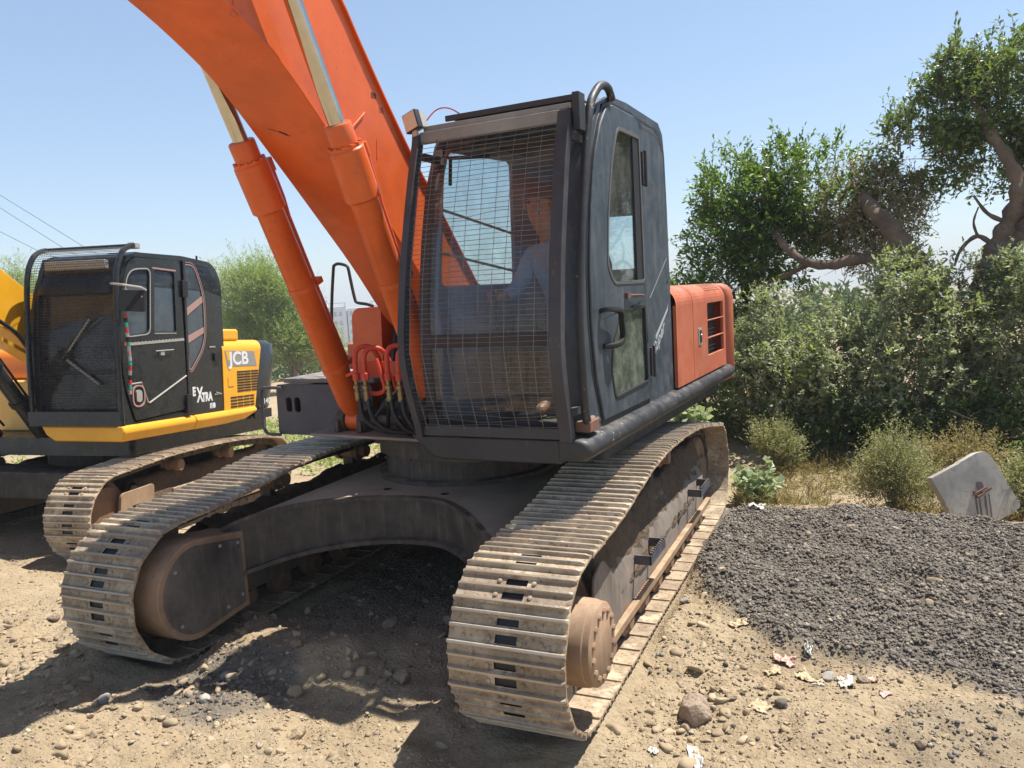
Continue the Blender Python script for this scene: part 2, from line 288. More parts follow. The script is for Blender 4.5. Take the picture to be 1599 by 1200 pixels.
# ------------------------------------------------------------------ mesh builder
class MB:
    def __init__(s): s.v = []; s.f = []; s.mi = []; s.m = 0
    def add(s, vs, fs):
        o = len(s.v); s.v += [tuple(v) for v in vs]; s.f += [tuple(i + o for i in f) for f in fs]; s.mi += [s.m] * len(fs); return s
    def box(s, a, b, fn=None):
        (x0, y0, z0), (x1, y1, z1) = a, b
        vs = [(x, y, z) for x in (x0, x1) for y in (y0, y1) for z in (z0, z1)]
        if fn: vs = [fn(*v) for v in vs]
        return s.add(vs, [(0, 1, 3, 2), (4, 6, 7, 5), (0, 4, 5, 1), (2, 3, 7, 6), (0, 2, 6, 4), (1, 5, 7, 3)])
    def loft(s, rings, cap=True, closed=False):
        n = len(rings[0]); vs = [v for r in rings for v in r]; fs = []; k = len(rings)
        for i in range(k if closed else k - 1):
            for j in range(n): a = i * n + j; b = i * n + (j + 1) % n; c = ((i + 1) % k) * n; fs.append((a, b, c + (j + 1) % n, c + j))
        if cap and not closed: fs += [tuple(range(n))[::-1], tuple((k - 1) * n + j for j in range(n))]
        return s.add(vs, fs)
    def tube(s, pts, r, n=8, cap=True, prof=None, up=None):
        """sweep a circle (or 2-D profile) along pts; r may be a list"""
        P = [Vector(p) for p in pts]; rr = r if isinstance(r, (list, tuple)) else [r] * len(P); rings = []
        prof = prof or [(math.cos(2 * PI * i / n), math.sin(2 * PI * i / n)) for i in range(n)]
        t0 = (P[1] - P[0]).normalized(); ref = Vector(up) if up else (Vector((0, 0, 1)) if abs(t0.z) < .9 else Vector((0, 1, 0)))
        u = t0.cross(ref).normalized()
        for i, q in enumerate(P):
            a = P[max(0, i - 1)]; b = P[min(len(P) - 1, i + 1)]; t = (b - a).normalized()
            if up: u = t.cross(ref).normalized()
            else: u = (u - t * u.dot(t)).normalized()
            w_ = t.cross(u); rings.append([q + u * (x * rr[i]) + w_ * (y * rr[i]) for x, y in prof])
        return s.loft(rings, cap)
    def cyl(s, a, b, r, n=24, r2=None): return s.tube([a, b], [r, r if r2 is None else r2], n)
    def lathe(s, o, ax, pr, n=28):
        """profile [(distance along axis, radius)] about axis ax through o"""
        o = Vector(o); ax = Vector(ax).normalized(); u = ax.orthogonal().normalized(); v = ax.cross(u)
        rings = [[o + ax * d + (u * math.cos(2 * PI * i / n) + v * math.sin(2 * PI * i / n)) * max(r, 1e-4) for i in range(n)] for d, r in pr]
        return s.loft(rings)
    def panel(s, loops, fn, t0, t1):
        """flat sheet with holes; loops are 2-D, fn(a,b,c) gives 3-D, c runs t0..t1"""
        tri = tessellate_polygon([[Vector((a, b, 0)) for a, b in lp] for lp in loops]); fl = [q for lp in loops for q in lp]; n = len(fl)
        vs = [fn(a, b, t0) for a, b in fl] + [fn(a, b, t1) for a, b in fl]
        fs = [tuple(t) for t in tri] + [tuple(i + n for i in t[::-1]) for t in tri]; o = 0
        for lp in loops:
            k = len(lp)
            for i in range(k): j = (i + 1) % k; fs.append((o + i, o + j, o + j + n, o + i + n))
            o += k
        return s.add(vs, fs)
    def build(s, name, mats, parent=None, rz=0, bev=0, seg=2, smooth=40, loc=None):
        me = bpy.data.meshes.new(name); me.from_pydata(s.v, [], s.f)
        if not isinstance(mats, (list, tuple)): mats = [mats]
        for q in mats: me.materials.append(M[q] if isinstance(q, str) else q)
        if len(mats) > 1: me.polygons.foreach_set('material_index', s.mi)
        b = bmesh.new(); b.from_mesh(me); bmesh.ops.recalc_face_normals(b, faces=b.faces); b.to_mesh(me); b.free()
        if smooth:
            me.polygons.foreach_set('use_smooth', [True] * len(me.polygons))
            me.set_sharp_from_angle(angle=R(smooth))
        o = bpy.data.objects.new(name, me); sc.collection.objects.link(o)
        if parent: o.parent = parent
        o.rotation_euler.z = rz
        if loc: o.location = loc
        if bev:
            q = o.modifiers.new('edge', 'BEVEL'); q.width = bev; q.segments = seg; q.limit_method = 'ANGLE'; q.angle_limit = R(35); q.harden_normals = True
        return o
def empty(name, loc=(0, 0, 0)):
    o = bpy.data.objects.new(name, None); sc.collection.objects.link(o); o.location = loc; o.empty_display_size = .2; return o
def tag(o, label=None, cat=None, group=None, kind=None):
    for k, v in (('label', label), ('category', cat), ('group', group), ('kind', kind)):
        if v: o[k] = v
    return o
def rpoly(pts, r, n=4):
    out = []; k = len(pts)
    for i in range(k):
        p0, p1, p2 = Vector(pts[i - 1]), Vector(pts[i]), Vector(pts[(i + 1) % k]); rr = r[i] if isinstance(r, (list, tuple)) else r
        if rr <= 0: out.append(tuple(p1)); continue
        a = (p0 - p1); b = (p2 - p1); d = min(rr, a.length * .48, b.length * .48); a = p1 + a.normalized() * d; b = p1 + b.normalized() * d
        for j in range(n + 1): t = j / n; q = a * (1 - t) ** 2 + p1 * 2 * t * (1 - t) + b * t * t; out.append((q.x, q.y))
    return out
def smoothpts(pts, n=6):
    P = [Vector(p) for p in pts]; out = []
    for i in range(len(P) - 1):
        a = P[max(0, i - 1)]; b = P[i]; c = P[i + 1]; d = P[min(len(P) - 1, i + 2)]
        for j in range(n):
            t = j / n; out.append(.5 * ((2 * b) + (c - a) * t + (2 * a - 5 * b + 4 * c - d) * t * t + (3 * b - a - 3 * c + d) * t ** 3))
    return out + [P[-1]]
def bigmesh(name, V, F, mat, parent=None, smooth=False):
    """fast mesh from numpy arrays: V (n,3), F (m,k)"""
    me = bpy.data.meshes.new(name); k = F.shape[1]
    me.vertices.add(len(V)); me.vertices.foreach_set('co', V.astype(np.float32).ravel())
    me.loops.add(F.size); me.loops.foreach_set('vertex_index', F.astype(np.int32).ravel())
    me.polygons.add(len(F)); me.polygons.foreach_set('loop_start', np.arange(0, F.size, k, dtype=np.int32)); me.polygons.foreach_set('loop_total', np.full(len(F), k, np.int32))
    me.update(calc_edges=True); me.materials.append(M[mat] if isinstance(mat, str) else mat)
    if smooth: me.polygons.foreach_set('use_smooth', [True] * len(F))
    o = bpy.data.objects.new(name, me); sc.collection.objects.link(o)
    if parent: o.parent = parent
    return o
rng = np.random.default_rng(11)
yz = lambda a, b, c: (c, a, b)
# ------------------------------------------------------------------ ground sheet
def axis(lo, hi, step, far0, far1, g=1.13):
    a = list(np.arange(lo, hi, step)); s = step; x = lo
    while x > far0: s *= g; x -= s; a.insert(0, x)
    s = step; x = a[-1]
    while x < far1: s *= g; x += s; a.append(x)
    return np.array(a)
gx = axis(-5.5, 5, .028, -700, 700); gy = axis(-4.2, 3.4, .028, -120, 900)
X, Y = np.meshgrid(gx, gy, indexing='ij'); Z = H(X, Y)
nx, ny = X.shape; idx = np.arange(nx * ny).reshape(nx, ny)
F = np.stack([idx[:-1, :-1], idx[1:, :-1], idx[1:, 1:], idx[:-1, 1:]], -1).reshape(-1, 4)
ground = bigmesh('ground', np.stack([X, Y, Z], -1).reshape(-1, 3), F, 'dirt', smooth=True); ground['kind'] = 'structure'
at = ground.data.attributes.new('gravel', 'FLOAT', 'POINT'); at.data.foreach_set('value', gravel(X, Y).ravel().astype(np.float32))
# stones scattered on it
ico_v = None
def ico():
    b = bmesh.new(); bmesh.ops.create_icosphere(b, subdivisions=1, radius=1); v = np.array([q.co[:] for q in b.verts]); f = np.array([[q.index for q in fc.verts] for fc in b.faces]); b.free(); return v, f
IV, IF = ico()
b = bmesh.new(); bmesh.ops.create_icosphere(b, subdivisions=2, radius=1); IV2 = np.array([q.co[:] for q in b.verts]); IF2 = np.array([[q.index for q in fc.verts] for fc in b.faces]); b.free()
def stones(name, P, size, mat, flat_=.7, sink=.25, fine=False, cuts=6):
    """many broken stones in one mesh: spheres sliced by random planes"""
    iv, if_ = (IV2, IF2) if fine else (IV, IF)
    n = len(P); q = rng.normal(size=(n, 3, 3)); u, _, vt = np.linalg.svd(q); rot = u @ vt
    sc_ = rng.uniform(.6, 1.3, (n, 1, 3)); sc_[:, 0, 2] *= flat_
    V = np.repeat(iv[None], n, 0) * (1 + rng.uniform(-.12, .12, (n, len(iv), 1)))
    for k in range(cuts):
        nn = rng.normal(size=(n, 1, 3)); nn /= np.linalg.norm(nn, axis=2, keepdims=True); d = rng.uniform(.28, .75, (n, 1, 1))
        e = np.maximum((V * nn).sum(2, keepdims=True) - d, 0); V = V - nn * e
    V = V * 1.25 * sc_
    V = np.einsum('nij,nkj->nki', rot, V) * size[:, None, None]; V[:, :, 2] *= flat_
    V = V + P[:, None, :]; V[:, :, 2] += (size * (.5 - sink))[:, None]
    F = (if_[None] + (np.arange(n) * len(iv))[:, None, None]).reshape(-1, 3)
    return bigmesh(name, V.reshape(-1, 3), F, mat)
def free_of_tracks(x, y):
    return ~((np.abs(np.abs(x) - 1.278) < .33) & (np.abs(y) < 2.2))
def scatter(n, x0, x1, y0, y1, dens, smin, smax, pw=3.):
    x = rng.uniform(x0, x1, n); y = rng.uniform(y0, y1, n); k = (rng.uniform(size=n) < dens(x, y)) & free_of_tracks(x, y); x = x[k]; y = y[k]
    return np.stack([x, y, H(x, y)], -1), smin + (smax - smin) * rng.uniform(size=len(x)) ** pw
near = lambda x, y: np.clip(3.2 / np.hypot(x - 2.4, y + 4.4), .10, 1) * (.35 + .9 * vnoise(x * 1.7, y * 1.7, 31))
P, S = scatter(60000, -5.5, 4.2, -3.6, 3.4, lambda x, y: near(x, y) * (1 - .8 * gravel(x, y)), .003, .018, 8)
tag(stones('pebbles', P, S, 'pebble'), 'pebbles and dry soil clods strewn over the bare ground', 'pebbles', kind='stuff')
P, S = scatter(110000, -5, 4.2, -3.6, 2.5, lambda x, y: near(x, y) * (1 - .7 * gravel(x, y)), .0025, .009, 2)
tag(stones('soil_crumbs', P, S, 'clodstone', .8, .3), 'fine crumbs of dry soil over the open ground', 'soil crumbs', kind='stuff')
P, S = scatter(230000, -1.4, 5.2, -2.7, 2.4, lambda x, y: np.maximum(gravel(x, y) ** 1.5 * np.where(x > 1.2, 1, .3), .07 * ss(1.3, 1.7, x) * ss(-2.2, -1.0, y) * (vnoise(x * 3, y * 3, 55) > .45)), .0035, .017, 2.6)
tag(stones('crushed_asphalt', P, S, 'asphalt', .8, .25), 'heap of dark crushed asphalt right of the orange excavator', 'gravel', kind='stuff')
def clodd(x, y):
    c = np.exp(-(((x + .2) / 1.2) ** 2 + ((y + 1.75) / .75) ** 2)) + .5 * np.exp(-(((x + 2.6) / 1.2) ** 2 + ((y + 1.9) / .8) ** 2)) + .5 * np.exp(-(((x - 2.0) / .5) ** 2 + ((y + 1.0) / .9) ** 2)) + .10
    return c * ss(.35, .6, vnoise(x * 2.3, y * 2.3, 77))
P, S = scatter(26000, -5, 3.6, -3.4, 2.5, lambda x, y: clodd(x, y) * (1 - .6 * gravel(x, y)), .006, .036, 5)
tag(stones('soil_clods', P, S, 'clodstone', .75, .4, True, 8), 'rough clods of churned soil between and around the tracks', 'clods', kind='stuff')
# bigger broken lumps heaped on the churned banks
def lump(x, y):
    return (np.exp(-(((x - .1) / .75) ** 2 + ((y + 1.85) / .5) ** 2)) + np.exp(-(((x - 1.95) / .22) ** 2 + ((y + 1.45) / .45) ** 2)) + .5 * np.exp(-(((x + 1.9) / .7) ** 2 + ((y + 2.2) / .4) ** 2)) + .7 * np.exp(-(((x + .9) / .6) ** 2 + ((y + 2.75) / .3) ** 2))) * ss(.3, .6, vnoise(x * 4, y * 4, 78))
P, S = scatter(5200, -3.4, 2.8, -3.2, -.8, lump, .012, .042, 3)
tag(stones('soil_lumps', P, S, 'clodstone', .8, .45, True, 9), 'fist-sized broken lumps of soil on the churned banks', 'soil lumps', kind='stuff')
# single rocks
def rock(name, x, y, s, label, mat='rock', sq=(1, 1, .75), seed=0, lift=.45):
    b = bmesh.new(); bmesh.ops.create_icosphere(b, subdivisions=4, radius=1)
    r_ = random.Random(seed); pl = [(Vector((r_.gauss(0, 1), r_.gauss(0, 1), r_.gauss(0, 1))).normalized(), r_.uniform(.55, .85)) for _ in range(9)]
    for v in b.verts:
        p = v.co.copy()
        for nn, d in pl:
            e = p.dot(nn) - d
            if e > 0: p -= nn * e * .88
        p *= 1 + .05 * (vnoise(p.x * 3 + seed, p.y * 3 + p.z * 2, 3) - .5) * 2
        v.co = Vector((p.x * s * sq[0], p.y * s * sq[1], p.z * s * sq[2]))
    me = bpy.data.meshes.new(name); b.to_mesh(me); b.free(); me.materials.append(M[mat])
    me.polygons.foreach_set('use_smooth', [True] * len(me.polygons))
    o = bpy.data.objects.new(name, me); sc.collection.objects.link(o); o.location = (x, y, float(H(x, y)) + s * sq[2] * lift); o.rotation_euler.z = r_.uniform(0, 6)
    return tag(o, label, 'rock', 'loose rocks on the soil')
rock('rock', 1.95, -1.47, .092, 'biggest brown rounded rock, lying right of the near track end', 'bigrock', sq=(1.05, .85, 1.0), seed=5)
ROCKS = [(2.35, -1.33, .038, 'dark angular stone below the crumpled plastic litter', 'asphalt'), (2.95, -1.60, .032, 'tan stone at the edge of the lower right gravel patch', 'rock'),
 (2.10, -1.32, .034, 'pale tan clod right of the biggest rock', 'clod'), (1.52, -.62, .04, 'greyish flat stone close beside the near track plates', 'rock'),
 (1.66, -.28, .038, 'grey stone where the asphalt heap meets the near track', 'concrete'), (-.62, -1.95, .05, 'bluish grey stone on the dark gravel between the tracks', 'concrete'),
 (-.30, -1.72, .045, 'round brown stone in shade on the churned bank', 'rock'), (-.50, -2.25, .04, 'small pale stone low on the dark gravel patch', 'concrete'),
 (.42, -1.75, .055, 'brown clod in shade left of the near track end', 'clod'), (.20, -2.35, .045, 'sunlit tan clod on the bank in front', 'clod'),
 (-1.85, -2.05, .05, 'pale rock in front of the far track end', 'clod'), (-2.35, -1.75, .045, 'tan rock left of the far track end', 'rock'),
 (.62, -2.62, .032, 'small dark stone on sunlit soil at the front', 'asphalt'), (-.1, -2.0, .05, 'rounded brown clod between two light streaks', 'clod'),
 (-.95, -2.5, .045, 'flat light stone in the boom shadow', 'concrete'), (2.55, -.98, .04, 'grey stone at the lower rim of the asphalt heap', 'concrete'),
 (2.72, -1.0, .036, 'brown stone resting on the heap rim', 'rock'), (-.05, -1.12, .06, 'dark clod under the machine belly', 'clod'), (.3, -.98, .055, 'second dark clod deeper under the belly', 'clod')]
for i, (x, y, s, lb, mt) in enumerate(ROCKS): rock('rock', x, y, s, lb, mt, (1, random.uniform(.7, 1), random.uniform(.6, .85)), i + 10)
# ------------------------------------------------------------------ track builder
def trackpath(yt, rad, zc, tops, rz=None):
    pts = []
    for i in range(25): a = -PI / 2 - PI * i / 24; pts.append((-yt + rad * math.cos(a), zc + rad * math.sin(a)))
    pts += [(p.y, p.z) for p in smoothpts([(0, -yt, zc + rad)] + [(0, a, b) for a, b in tops] + [(0, yt, zc + rad - .02)], 6)][1:-1]
    for i in range(25): a = PI / 2 - PI * i / 24; pts.append((yt + (rad - .01) * math.cos(a), zc - .01 + (rad - .01) * math.sin(a)))
    return pts
def shoe_mesh(width, pitch, gh=.022):
    """one triple-grouser plate: x across, y along travel, z outward"""
    p = pitch / 2; t = .011
    top = [(-p - .004, t * .2), (-p, t), (-p + .004, t + gh), (-p + .014, t + gh), (-p + .022, t)]
    a = -p + .022; m1 = -.010
    top += [(m1 - .014, t), (m1 - .005, t + gh * .85), (m1 + .005, t + gh * .85), (m1 + .014, t)]
    b = p - .038
    top += [(b - .012, t), (b - .004, t + gh * .85), (b + .006, t + gh * .85), (b + .014, t), (p - .008, t), (p + .006, t - .008)]
    bot = [(p + .006, -.010), (p - .01, -.002), (-p + .02, 0), (-p - .004, -.006)]
    prof = top + bot; n = len(prof); h = width / 2; sl = .062; mb = MB()
    c1 = (4, 5); c2 = (8, 9)      # trough faces between ribs
    xs = [-h, -h + .02, -sl, sl, h - .02, h]
    vs = []; zc = .0
    for i, x in enumerate(xs):
        e = -.006 if i in (0, 5) else 0
        vs += [(x, y * (.985 if i in (0, 5) else 1), z + (e if z > t + .005 else 0)) for y, z in prof]
    fs = [tuple(range(n)), tuple(5 * n + j for j in range(n))[::-1]]
    for i in range(5):
        for j in range(n):
            if i == 2 and (j in (4, 8)): continue
            fs.append((i * n + j, i * n + (j + 1) % n, (i + 1) * n + (j + 1) % n, (i + 1) * n + j))
    mb.add(vs, fs)
    for j in (4, 8):            # slots: a shallow pocket, painted black for the shade of a hole
        y0, y1 = prof[j][0], prof[j + 1][0]; o = (y1 - y0) * .12
        q = [(-sl, y0, t), (sl, y0, t), (sl, y1, t), (-sl, y1, t)]; r_ = [(-sl * .85, y0 + o, t), (sl * .85, y0 + o, t), (sl * .85, y1 - o, t), (-sl * .85, y1 - o, t)]
        d = [(a_, b_, .0022) for a_, b_, _ in r_]
        mb.m = 0; mb.add(q + r_, [(0, 1, 5, 4), (1, 2, 6, 5), (2, 3, 7, 6), (3, 0, 4, 7)])
        mb.m = 2; mb.add(r_ + d, [(0, 1, 5, 4), (1, 2, 6, 5), (2, 3, 7, 6), (3, 0, 4, 7), (4, 5, 6, 7)])
    mb.m = 0
    for sx in (-1, 1):
        for yy in ((prof[4][0] + prof[5][0]) / 2, (prof[8][0] + prof[9][0]) / 2):
            mb.lathe((sx * .085, yy, t - .002), (0, 0, 1), [(0, .012), (.007, .012), (.010, .008), (.0105, .001)], 8)
    mb.m = 1
    for sx in (-1, 1): mb.box((sx * .075 - .016, -pitch * .52, -.085), (sx * .075 + .016, pitch * .52, -.003))
    mb.cyl((-.1, -p * .9, -.055), (.1, -p * .9, -.055), .018, 10)
    return mb
def track(root, xc, width, path, pitch, proto):
    """places copies of the plate round the closed path"""
    P = np.array(path + [path[0]]); seg = np.hypot(*np.diff(P, axis=0).T); cum = np.concatenate([[0], np.cumsum(seg)]); tot = cum[-1]; n = round(tot / pitch)
    for i in range(n):
        s = (i + .35) * tot / n; f = lambda u: np.array([np.interp(u % tot, cum, P[:, 0]), np.interp(u % tot, cum, P[:, 1])])
        a = f(s - pitch * .48); b = f(s + pitch * .48); c_ = (f(s) * .5 + (a + b) * .25); t = (b - a) / np.hypot(*(b - a))
        # travel direction: bottom front -> up -> back, outward normal on its left
        nrm = np.array([-t[1], t[0]])
        o = proto if i == 0 else proto.copy()
        if i: sc.collection.objects.link(o)
        o.parent = root
        j = random.uniform(-.012, .012)
        Mx = Matrix(((1, 0, 0, 0), (0, t[0], nrm[0], 0), (0, t[1], nrm[1], 0), (0, 0, 0, 1))) @ Matrix.Rotation(j, 4, 'X')
        Mx.translation = Vector((xc + random.uniform(-.003, .003), c_[0], c_[1])); o.matrix_local = Mx
# ------------------------------------------------------------------ orange excavator
TH = -0.0476
EX = empty('orange_excavator'); tag(EX, 'large orange tracked excavator with a blue-grey cab behind a wire mesh guard', 'excavator', 'excavators on the yard')
GO, SH, YT, ZT = 1.562, .568, 1.822, .44; XC = GO - SH / 2
TOPS_R = [(-1.5, .86), (-1.2, .89), (-.9, .935), (-.6, .98), (-.3, 1.005), (0, 1.01), (.4, 1.0), (.9, .965), (1.4, .895)]
TOPS_L = [(a, z - .06 * math.exp(-((a - .2) / .9) ** 2)) for a, z in TOPS_R]
def undercarriage(root, sd, tops):
    tr = empty('track'); tr.parent = root
    tr['label'] = 'near crawler track with its final drive showing' if sd > 0 else 'far crawler track with a rounded cover plate on its inner side'
    if root is not EX: del tr['label']
    xc = sd * XC
    proto = shoe_mesh(SH, .19).build('track_shoe', ['shoe', 'chassis', 'rubber'], tr, bev=0)
    track(tr, xc, SH, trackpath(YT, .402, ZT, tops), .19, proto)
    o = sd            # outward
    mb = MB(); sec = [(.155 * o, .17), (.155 * o, .43), (.05 * o, .64), (-.05 * o, .64), (-.155 * o, .43), (-.155 * o, .17)]
    mb.loft([[(xc + a, y, z if y > -1.45 else z * .98) for a, z in sec] for y in (-1.42, -1.0, -.2, .6, 1.2, 1.62)])
    mb.box((xc - .12, 1.60, .26), (xc - .09, 1.9, .55)); mb.box((xc + .09, 1.60, .26), (xc + .12, 1.9, .55))
    mb.build('track_frame', 'frame', tr, bev=.01)
    mb = MB(); mb.box((xc + .157 * o, -1.36, .155), (xc + .20 * o, 1.72, .205)); mb.build('frame_lip', 'lip', tr, bev=.008); mb = MB(); mb.panel([rpoly([(-1.50, .24), (-1.30, .17), (-1.05, .17), (-1.12, .52), (-1.30, .66), (-1.46, .60)], .05)], yz, xc + .156 * o, xc + .168 * o); mb.build('bracket_plate', 'frame', tr, bev=.004)
    # dark round openings in the side plate
    mb = MB()
    for y in (.62, 1.48): MB().lathe((xc + .156 * o, y, .33), (o, 0, 0), [(0, .045), (.002, .045), (.0025, .03)], 16).build('frame_opening', 'rubber', tr)
    for y in (-.62, 1.0):
        mb = MB(); xa = xc + .155 * o; xb = xc + .262 * o
        mb.box((xa, y - .02, .40), (xb, y - .005, .46)); mb.box((xa, y + .335, .40), (xb, y + .35, .46))
        mb.box((xb - .012 * o, y - .02, .40), (xb + .002 * o, y + .35, .46))
        for k in range(9): mb.box((xb - .014 * o, y + k * .038, .46), (xb + .003 * o, y + .018 + k * .038, .474))
        mb.build('step', 'greyblue', tr, bev=.003)
    # packed dirt on the sloping top of the frame
    ys = np.linspace(-1.4, 1.66, 190); us = np.linspace(0, 1, 22); Yg, Ug = np.meshgrid(ys, us, indexing='ij')
    prof = np.interp(Ug, [0, .15, .5, .62, 1], [.36, .47, .68, .69, .42]); xo = np.interp(Ug, [0, .5, .62, 1], [.158, .05, -.05, -.158])
    n = fbm(Yg * 2.3, Ug * 3 + 7 * sd, 40) * .16 + fbm(Yg * 14, Ug * 9, 41) * .07 + .01
    edge = np.clip(np.minimum(Ug, 1 - Ug) * 6, 0, 1)
    V = np.stack([xc + (xo + n * .25) * o, Yg, prof + n * edge + .02 * edge - .03 * (1 - edge)], -1).reshape(-1, 3); k = len(us)
    ii = np.arange(len(ys) * k).reshape(len(ys), k); Fq = np.stack([ii[:-1, :-1], ii[1:, :-1], ii[1:, 1:], ii[:-1, 1:]], -1).reshape(-1, 4)
    bigmesh('packed_dirt', V, Fq, M['packed'], tr, True)
    for y in np.linspace(-1.22, 1.32, 8):
        MB().lathe((xc - .19, y, .135), (1, 0, 0), [(0, .05), (.03, .055), (.035, .10), (.10, .10), (.105, .075), (.275, .075), (.28, .10), (.345, .10), (.35, .055), (.38, .05)], 20).build('roller', 'rust', tr)
    for y in (-.75, .28):
        z = (.845 if sd < 0 else .875)
        MB().lathe((xc - .12, y, z), (1, 0, 0), [(0, .04), (.01, .075), (.05, .078), (.055, .06), (.185, .06), (.19, .078), (.235, .075), (.25, .055), (.30, .05)][::1], 20).build('carrier_roller', 'rust', tr)
        MB().box((xc - .05, y - .03, .6), (xc + .05, y + .03, z)).build('roller_bracket', 'chassis', tr, bev=.006)
    MB().lathe((xc - .13, YT, ZT - .01), (1, 0, 0), [(0, .12), (.03, .13), (.04, .28), (.07, .30), (.09, .30), (.10, .34), (.16, .34), (.17, .30), (.20, .29), (.22, .27), (.23, .13), (.26, .12)], 36).build('idler', 'rust', tr)
    # sprocket with teeth
    mb = MB(); ring = []
    for k in range(84): a = 2 * PI * k / 84; r_ = .325 + (.03 if (k % 4) in (1, 2) else -.012); ring.append((r_ * math.cos(a) - YT, ZT + r_ * math.sin(a)))
    mb.loft([[(xc - .03, y, z) for y, z in ring], [(xc + .03, y, z) for y, z in ring]]); mb.build('sprocket', 'rust', tr)
    # final drive on the outside, stadium shaped cover inside
    mb = MB(); x0 = xc - .02 * o
    mb.lathe((x0, -YT, ZT - .005), (o, 0, 0), [(0, .25), (.06, .26), (.10, .25), (.115, .205), (.27, .205), (.30, .203), (.305, .198), (.335, .197), (.345, .185)], 44)
    for k in range(14):
        a = 2 * PI * k / 14 + .1; cy = -YT + .158 * math.cos(a); cz = ZT - .005 + .158 * math.sin(a)
        mb.lathe((x0 + .338 * o, cy, cz), (o, 0, 0), [(0, .017), (.016, .017), (.018, .012)], 6)
    mb.build('final_drive', 'drive', tr)
    def stad(r1, r2, back, n=20):
        pts = [( -YT + .01 + r1 * math.cos(a), ZT + r1 * math.sin(a)) for a in [PI / 2 + PI * i / n for i in range(n + 1)]]
        return pts + [(back, ZT - r2 - .02), (back, ZT + r2 - .0)]
    xi = xc - o * .345
    mb = MB(); mb.panel([stad(.30, .235, -1.40)], lambda a, b, c: (c, a, b), xc - o * .09, xi); mb.build('drive_housing', 'drive', tr, bev=.02, seg=3)
    mb = MB(); mb.panel([stad(.262, .20, -1.44)], lambda a, b, c: (c, a, b), xi, xi - o * .012)
    mb.build('cover_plate', 'coverplate', tr, bev=.004)
    mb = MB()
    for (y, z) in ((-1.98, .60), (-1.97, .27), (-1.60, .245), (-1.62, .645), (-1.47, .62), (-1.47, .28)):
        mb.lathe((xi - o * .012, y, z), (-o, 0, 0), [(0, .011), (.008, .011), (.009, .007)], 6)
    mb.build('cover_bolt', 'alu', tr)
    return tr
M['packed'] = dirtmat('packed_brown_dirt', (.13, .09, .06), (.19, .135, .09), (.08, .055, .04), (.1, .1, .1), (.1, .1, .1))
M['coverplate'] = paint('scuffed_cover_plate', (.12, .10, .085), .55, .3, .9, (.05, .045, .04), .6, dcol=(.3, .25, .2), streak=.35)
undercarriage(EX, 1, TOPS_R); undercarriage(EX, -1, TOPS_L)
# carbody: arched front and rear walls
def carbody(root, mat='chassis'):
    top = [(-1.0, -1.50, .72), (-.90, -1.38, .765), (-.72, -1.22, .80), (-.50, -1.08, .815), (-.20, -.97, .825), (.05, -.93, .825), (.28, -.95, .825), (.50, -1.10, .82), (.70, -1.30, .81), (.88, -1.50, .79), (1.0, -1.62, .74)]
    bot = [(-1.0, -1.46, .39), (-.90, -1.35, .42), (-.72, -1.20, .47), (-.50, -1.07, .51), (-.20, -.96, .54), (.05, -.92, .55), (.28, -.94, .55), (.50, -1.08, .54), (.70, -1.28, .52), (.88, -1.48, .46), (1.0, -1.60, .40)]
    mb = MB(); n = len(top); top = [tuple(p) for p in smoothpts(top, 4)]; bot = [tuple(p) for p in smoothpts(bot, 4)]; n = len(top)
    rt = [(x, -y, z) for x, y, z in top]; rb = [(x, -y, z) for x, y, z in bot]
    vs = top + bot + rt + rb; fs = []
    for i in range(n - 1):
        fs += [(i, i + 1, n + i + 1, n + i), (i, 2 * n + i, 2 * n + i + 1, i + 1), (2 * n + i, 3 * n + i, 3 * n + i + 1, 2 * n + i + 1), (n + i, n + i + 1, 3 * n + i + 1, 3 * n + i)]
    fs += [(0, n, 3 * n, 2 * n), (n - 1, 3 * n - 1, 4 * n - 1, 2 * n - 1)]
    mb.add(vs, fs); mb.mi = [1 if (i < 4 * (n - 1) and i % 4 == 1) else 0 for i in range(len(fs))]; mb.m = 0
    # flanges that stand proud along the top and bottom edges
    for e, dz, up_ in ((top, .022, 0), (bot, .025, 1)):
        rings = []
        for i, (x, y, z) in enumerate(e):
            d = .022 if not up_ else .055
            rings.append([(x, y + .03, z + .003), (x, y - d, z + .003), (x, y - d, z - dz), (x, y + .03, z - dz)])
        mb.loft(rings)
    return mb.build('carbody', [mat, 'dustyplate'], root, smooth=30)
carbody(EX)
MB().lathe((0, 0, .82), (0, 0, 1), [(0, .66), (.03, .66), (.035, .60), (.17, .60), (.175, .63), (.20, .63), (.205, .6), (.24, .6)], 64).build('swing_bearing', 'chassis', EX)
mb = MB()
for dx, dy in ((-.32, -.86), (.14, -.90)): mb.lathe((dx + .1, dy + .08, .8285), (0, 0, 1), [(0, .028), (.001, .028), (.002, .02)], 14)
mb.build('drain_hole', 'rubber', EX)
# upper deck
def U(mb, name, mat, par=None, **k): return mb.build(name, mat, par or EX, rz=(TH if par is None else 0), **k)
mb = MB(); mb.panel([rpoly([(-.55, -.42), (.38, -.50), (.42, -.62), (1.32, -.62), (1.32, 2.6), (-1.30, 2.6), (-1.30, .3), (-.62, .1)], .04)], lambda a, b, c: (a, b, c), 1.055, 1.16); U(mb, 'upper_deck', 'black', bev=.008)
mb = MB(); mb.panel([[(-.84, -.76), (.40, -.83), (.40, .5), (-.84, .5)]], lambda a, b, c: (a, b, c), 1.165, 1.185); U(mb, 'front_deck_plate', 'deckplate', bev=.003) if 'deckplate' in M else mb.build('front_deck_plate', 'chassis', EX, rz=TH, bev=.003)
mb = MB(); mb.panel([rpoly([(-.46, -.50), (-.2, -.68), (.2, -.74), (.55, -.7), (.6, .4), (-.5, .4)], .1)], lambda a, b, c: (a, b, c), 1.02, 1.16)
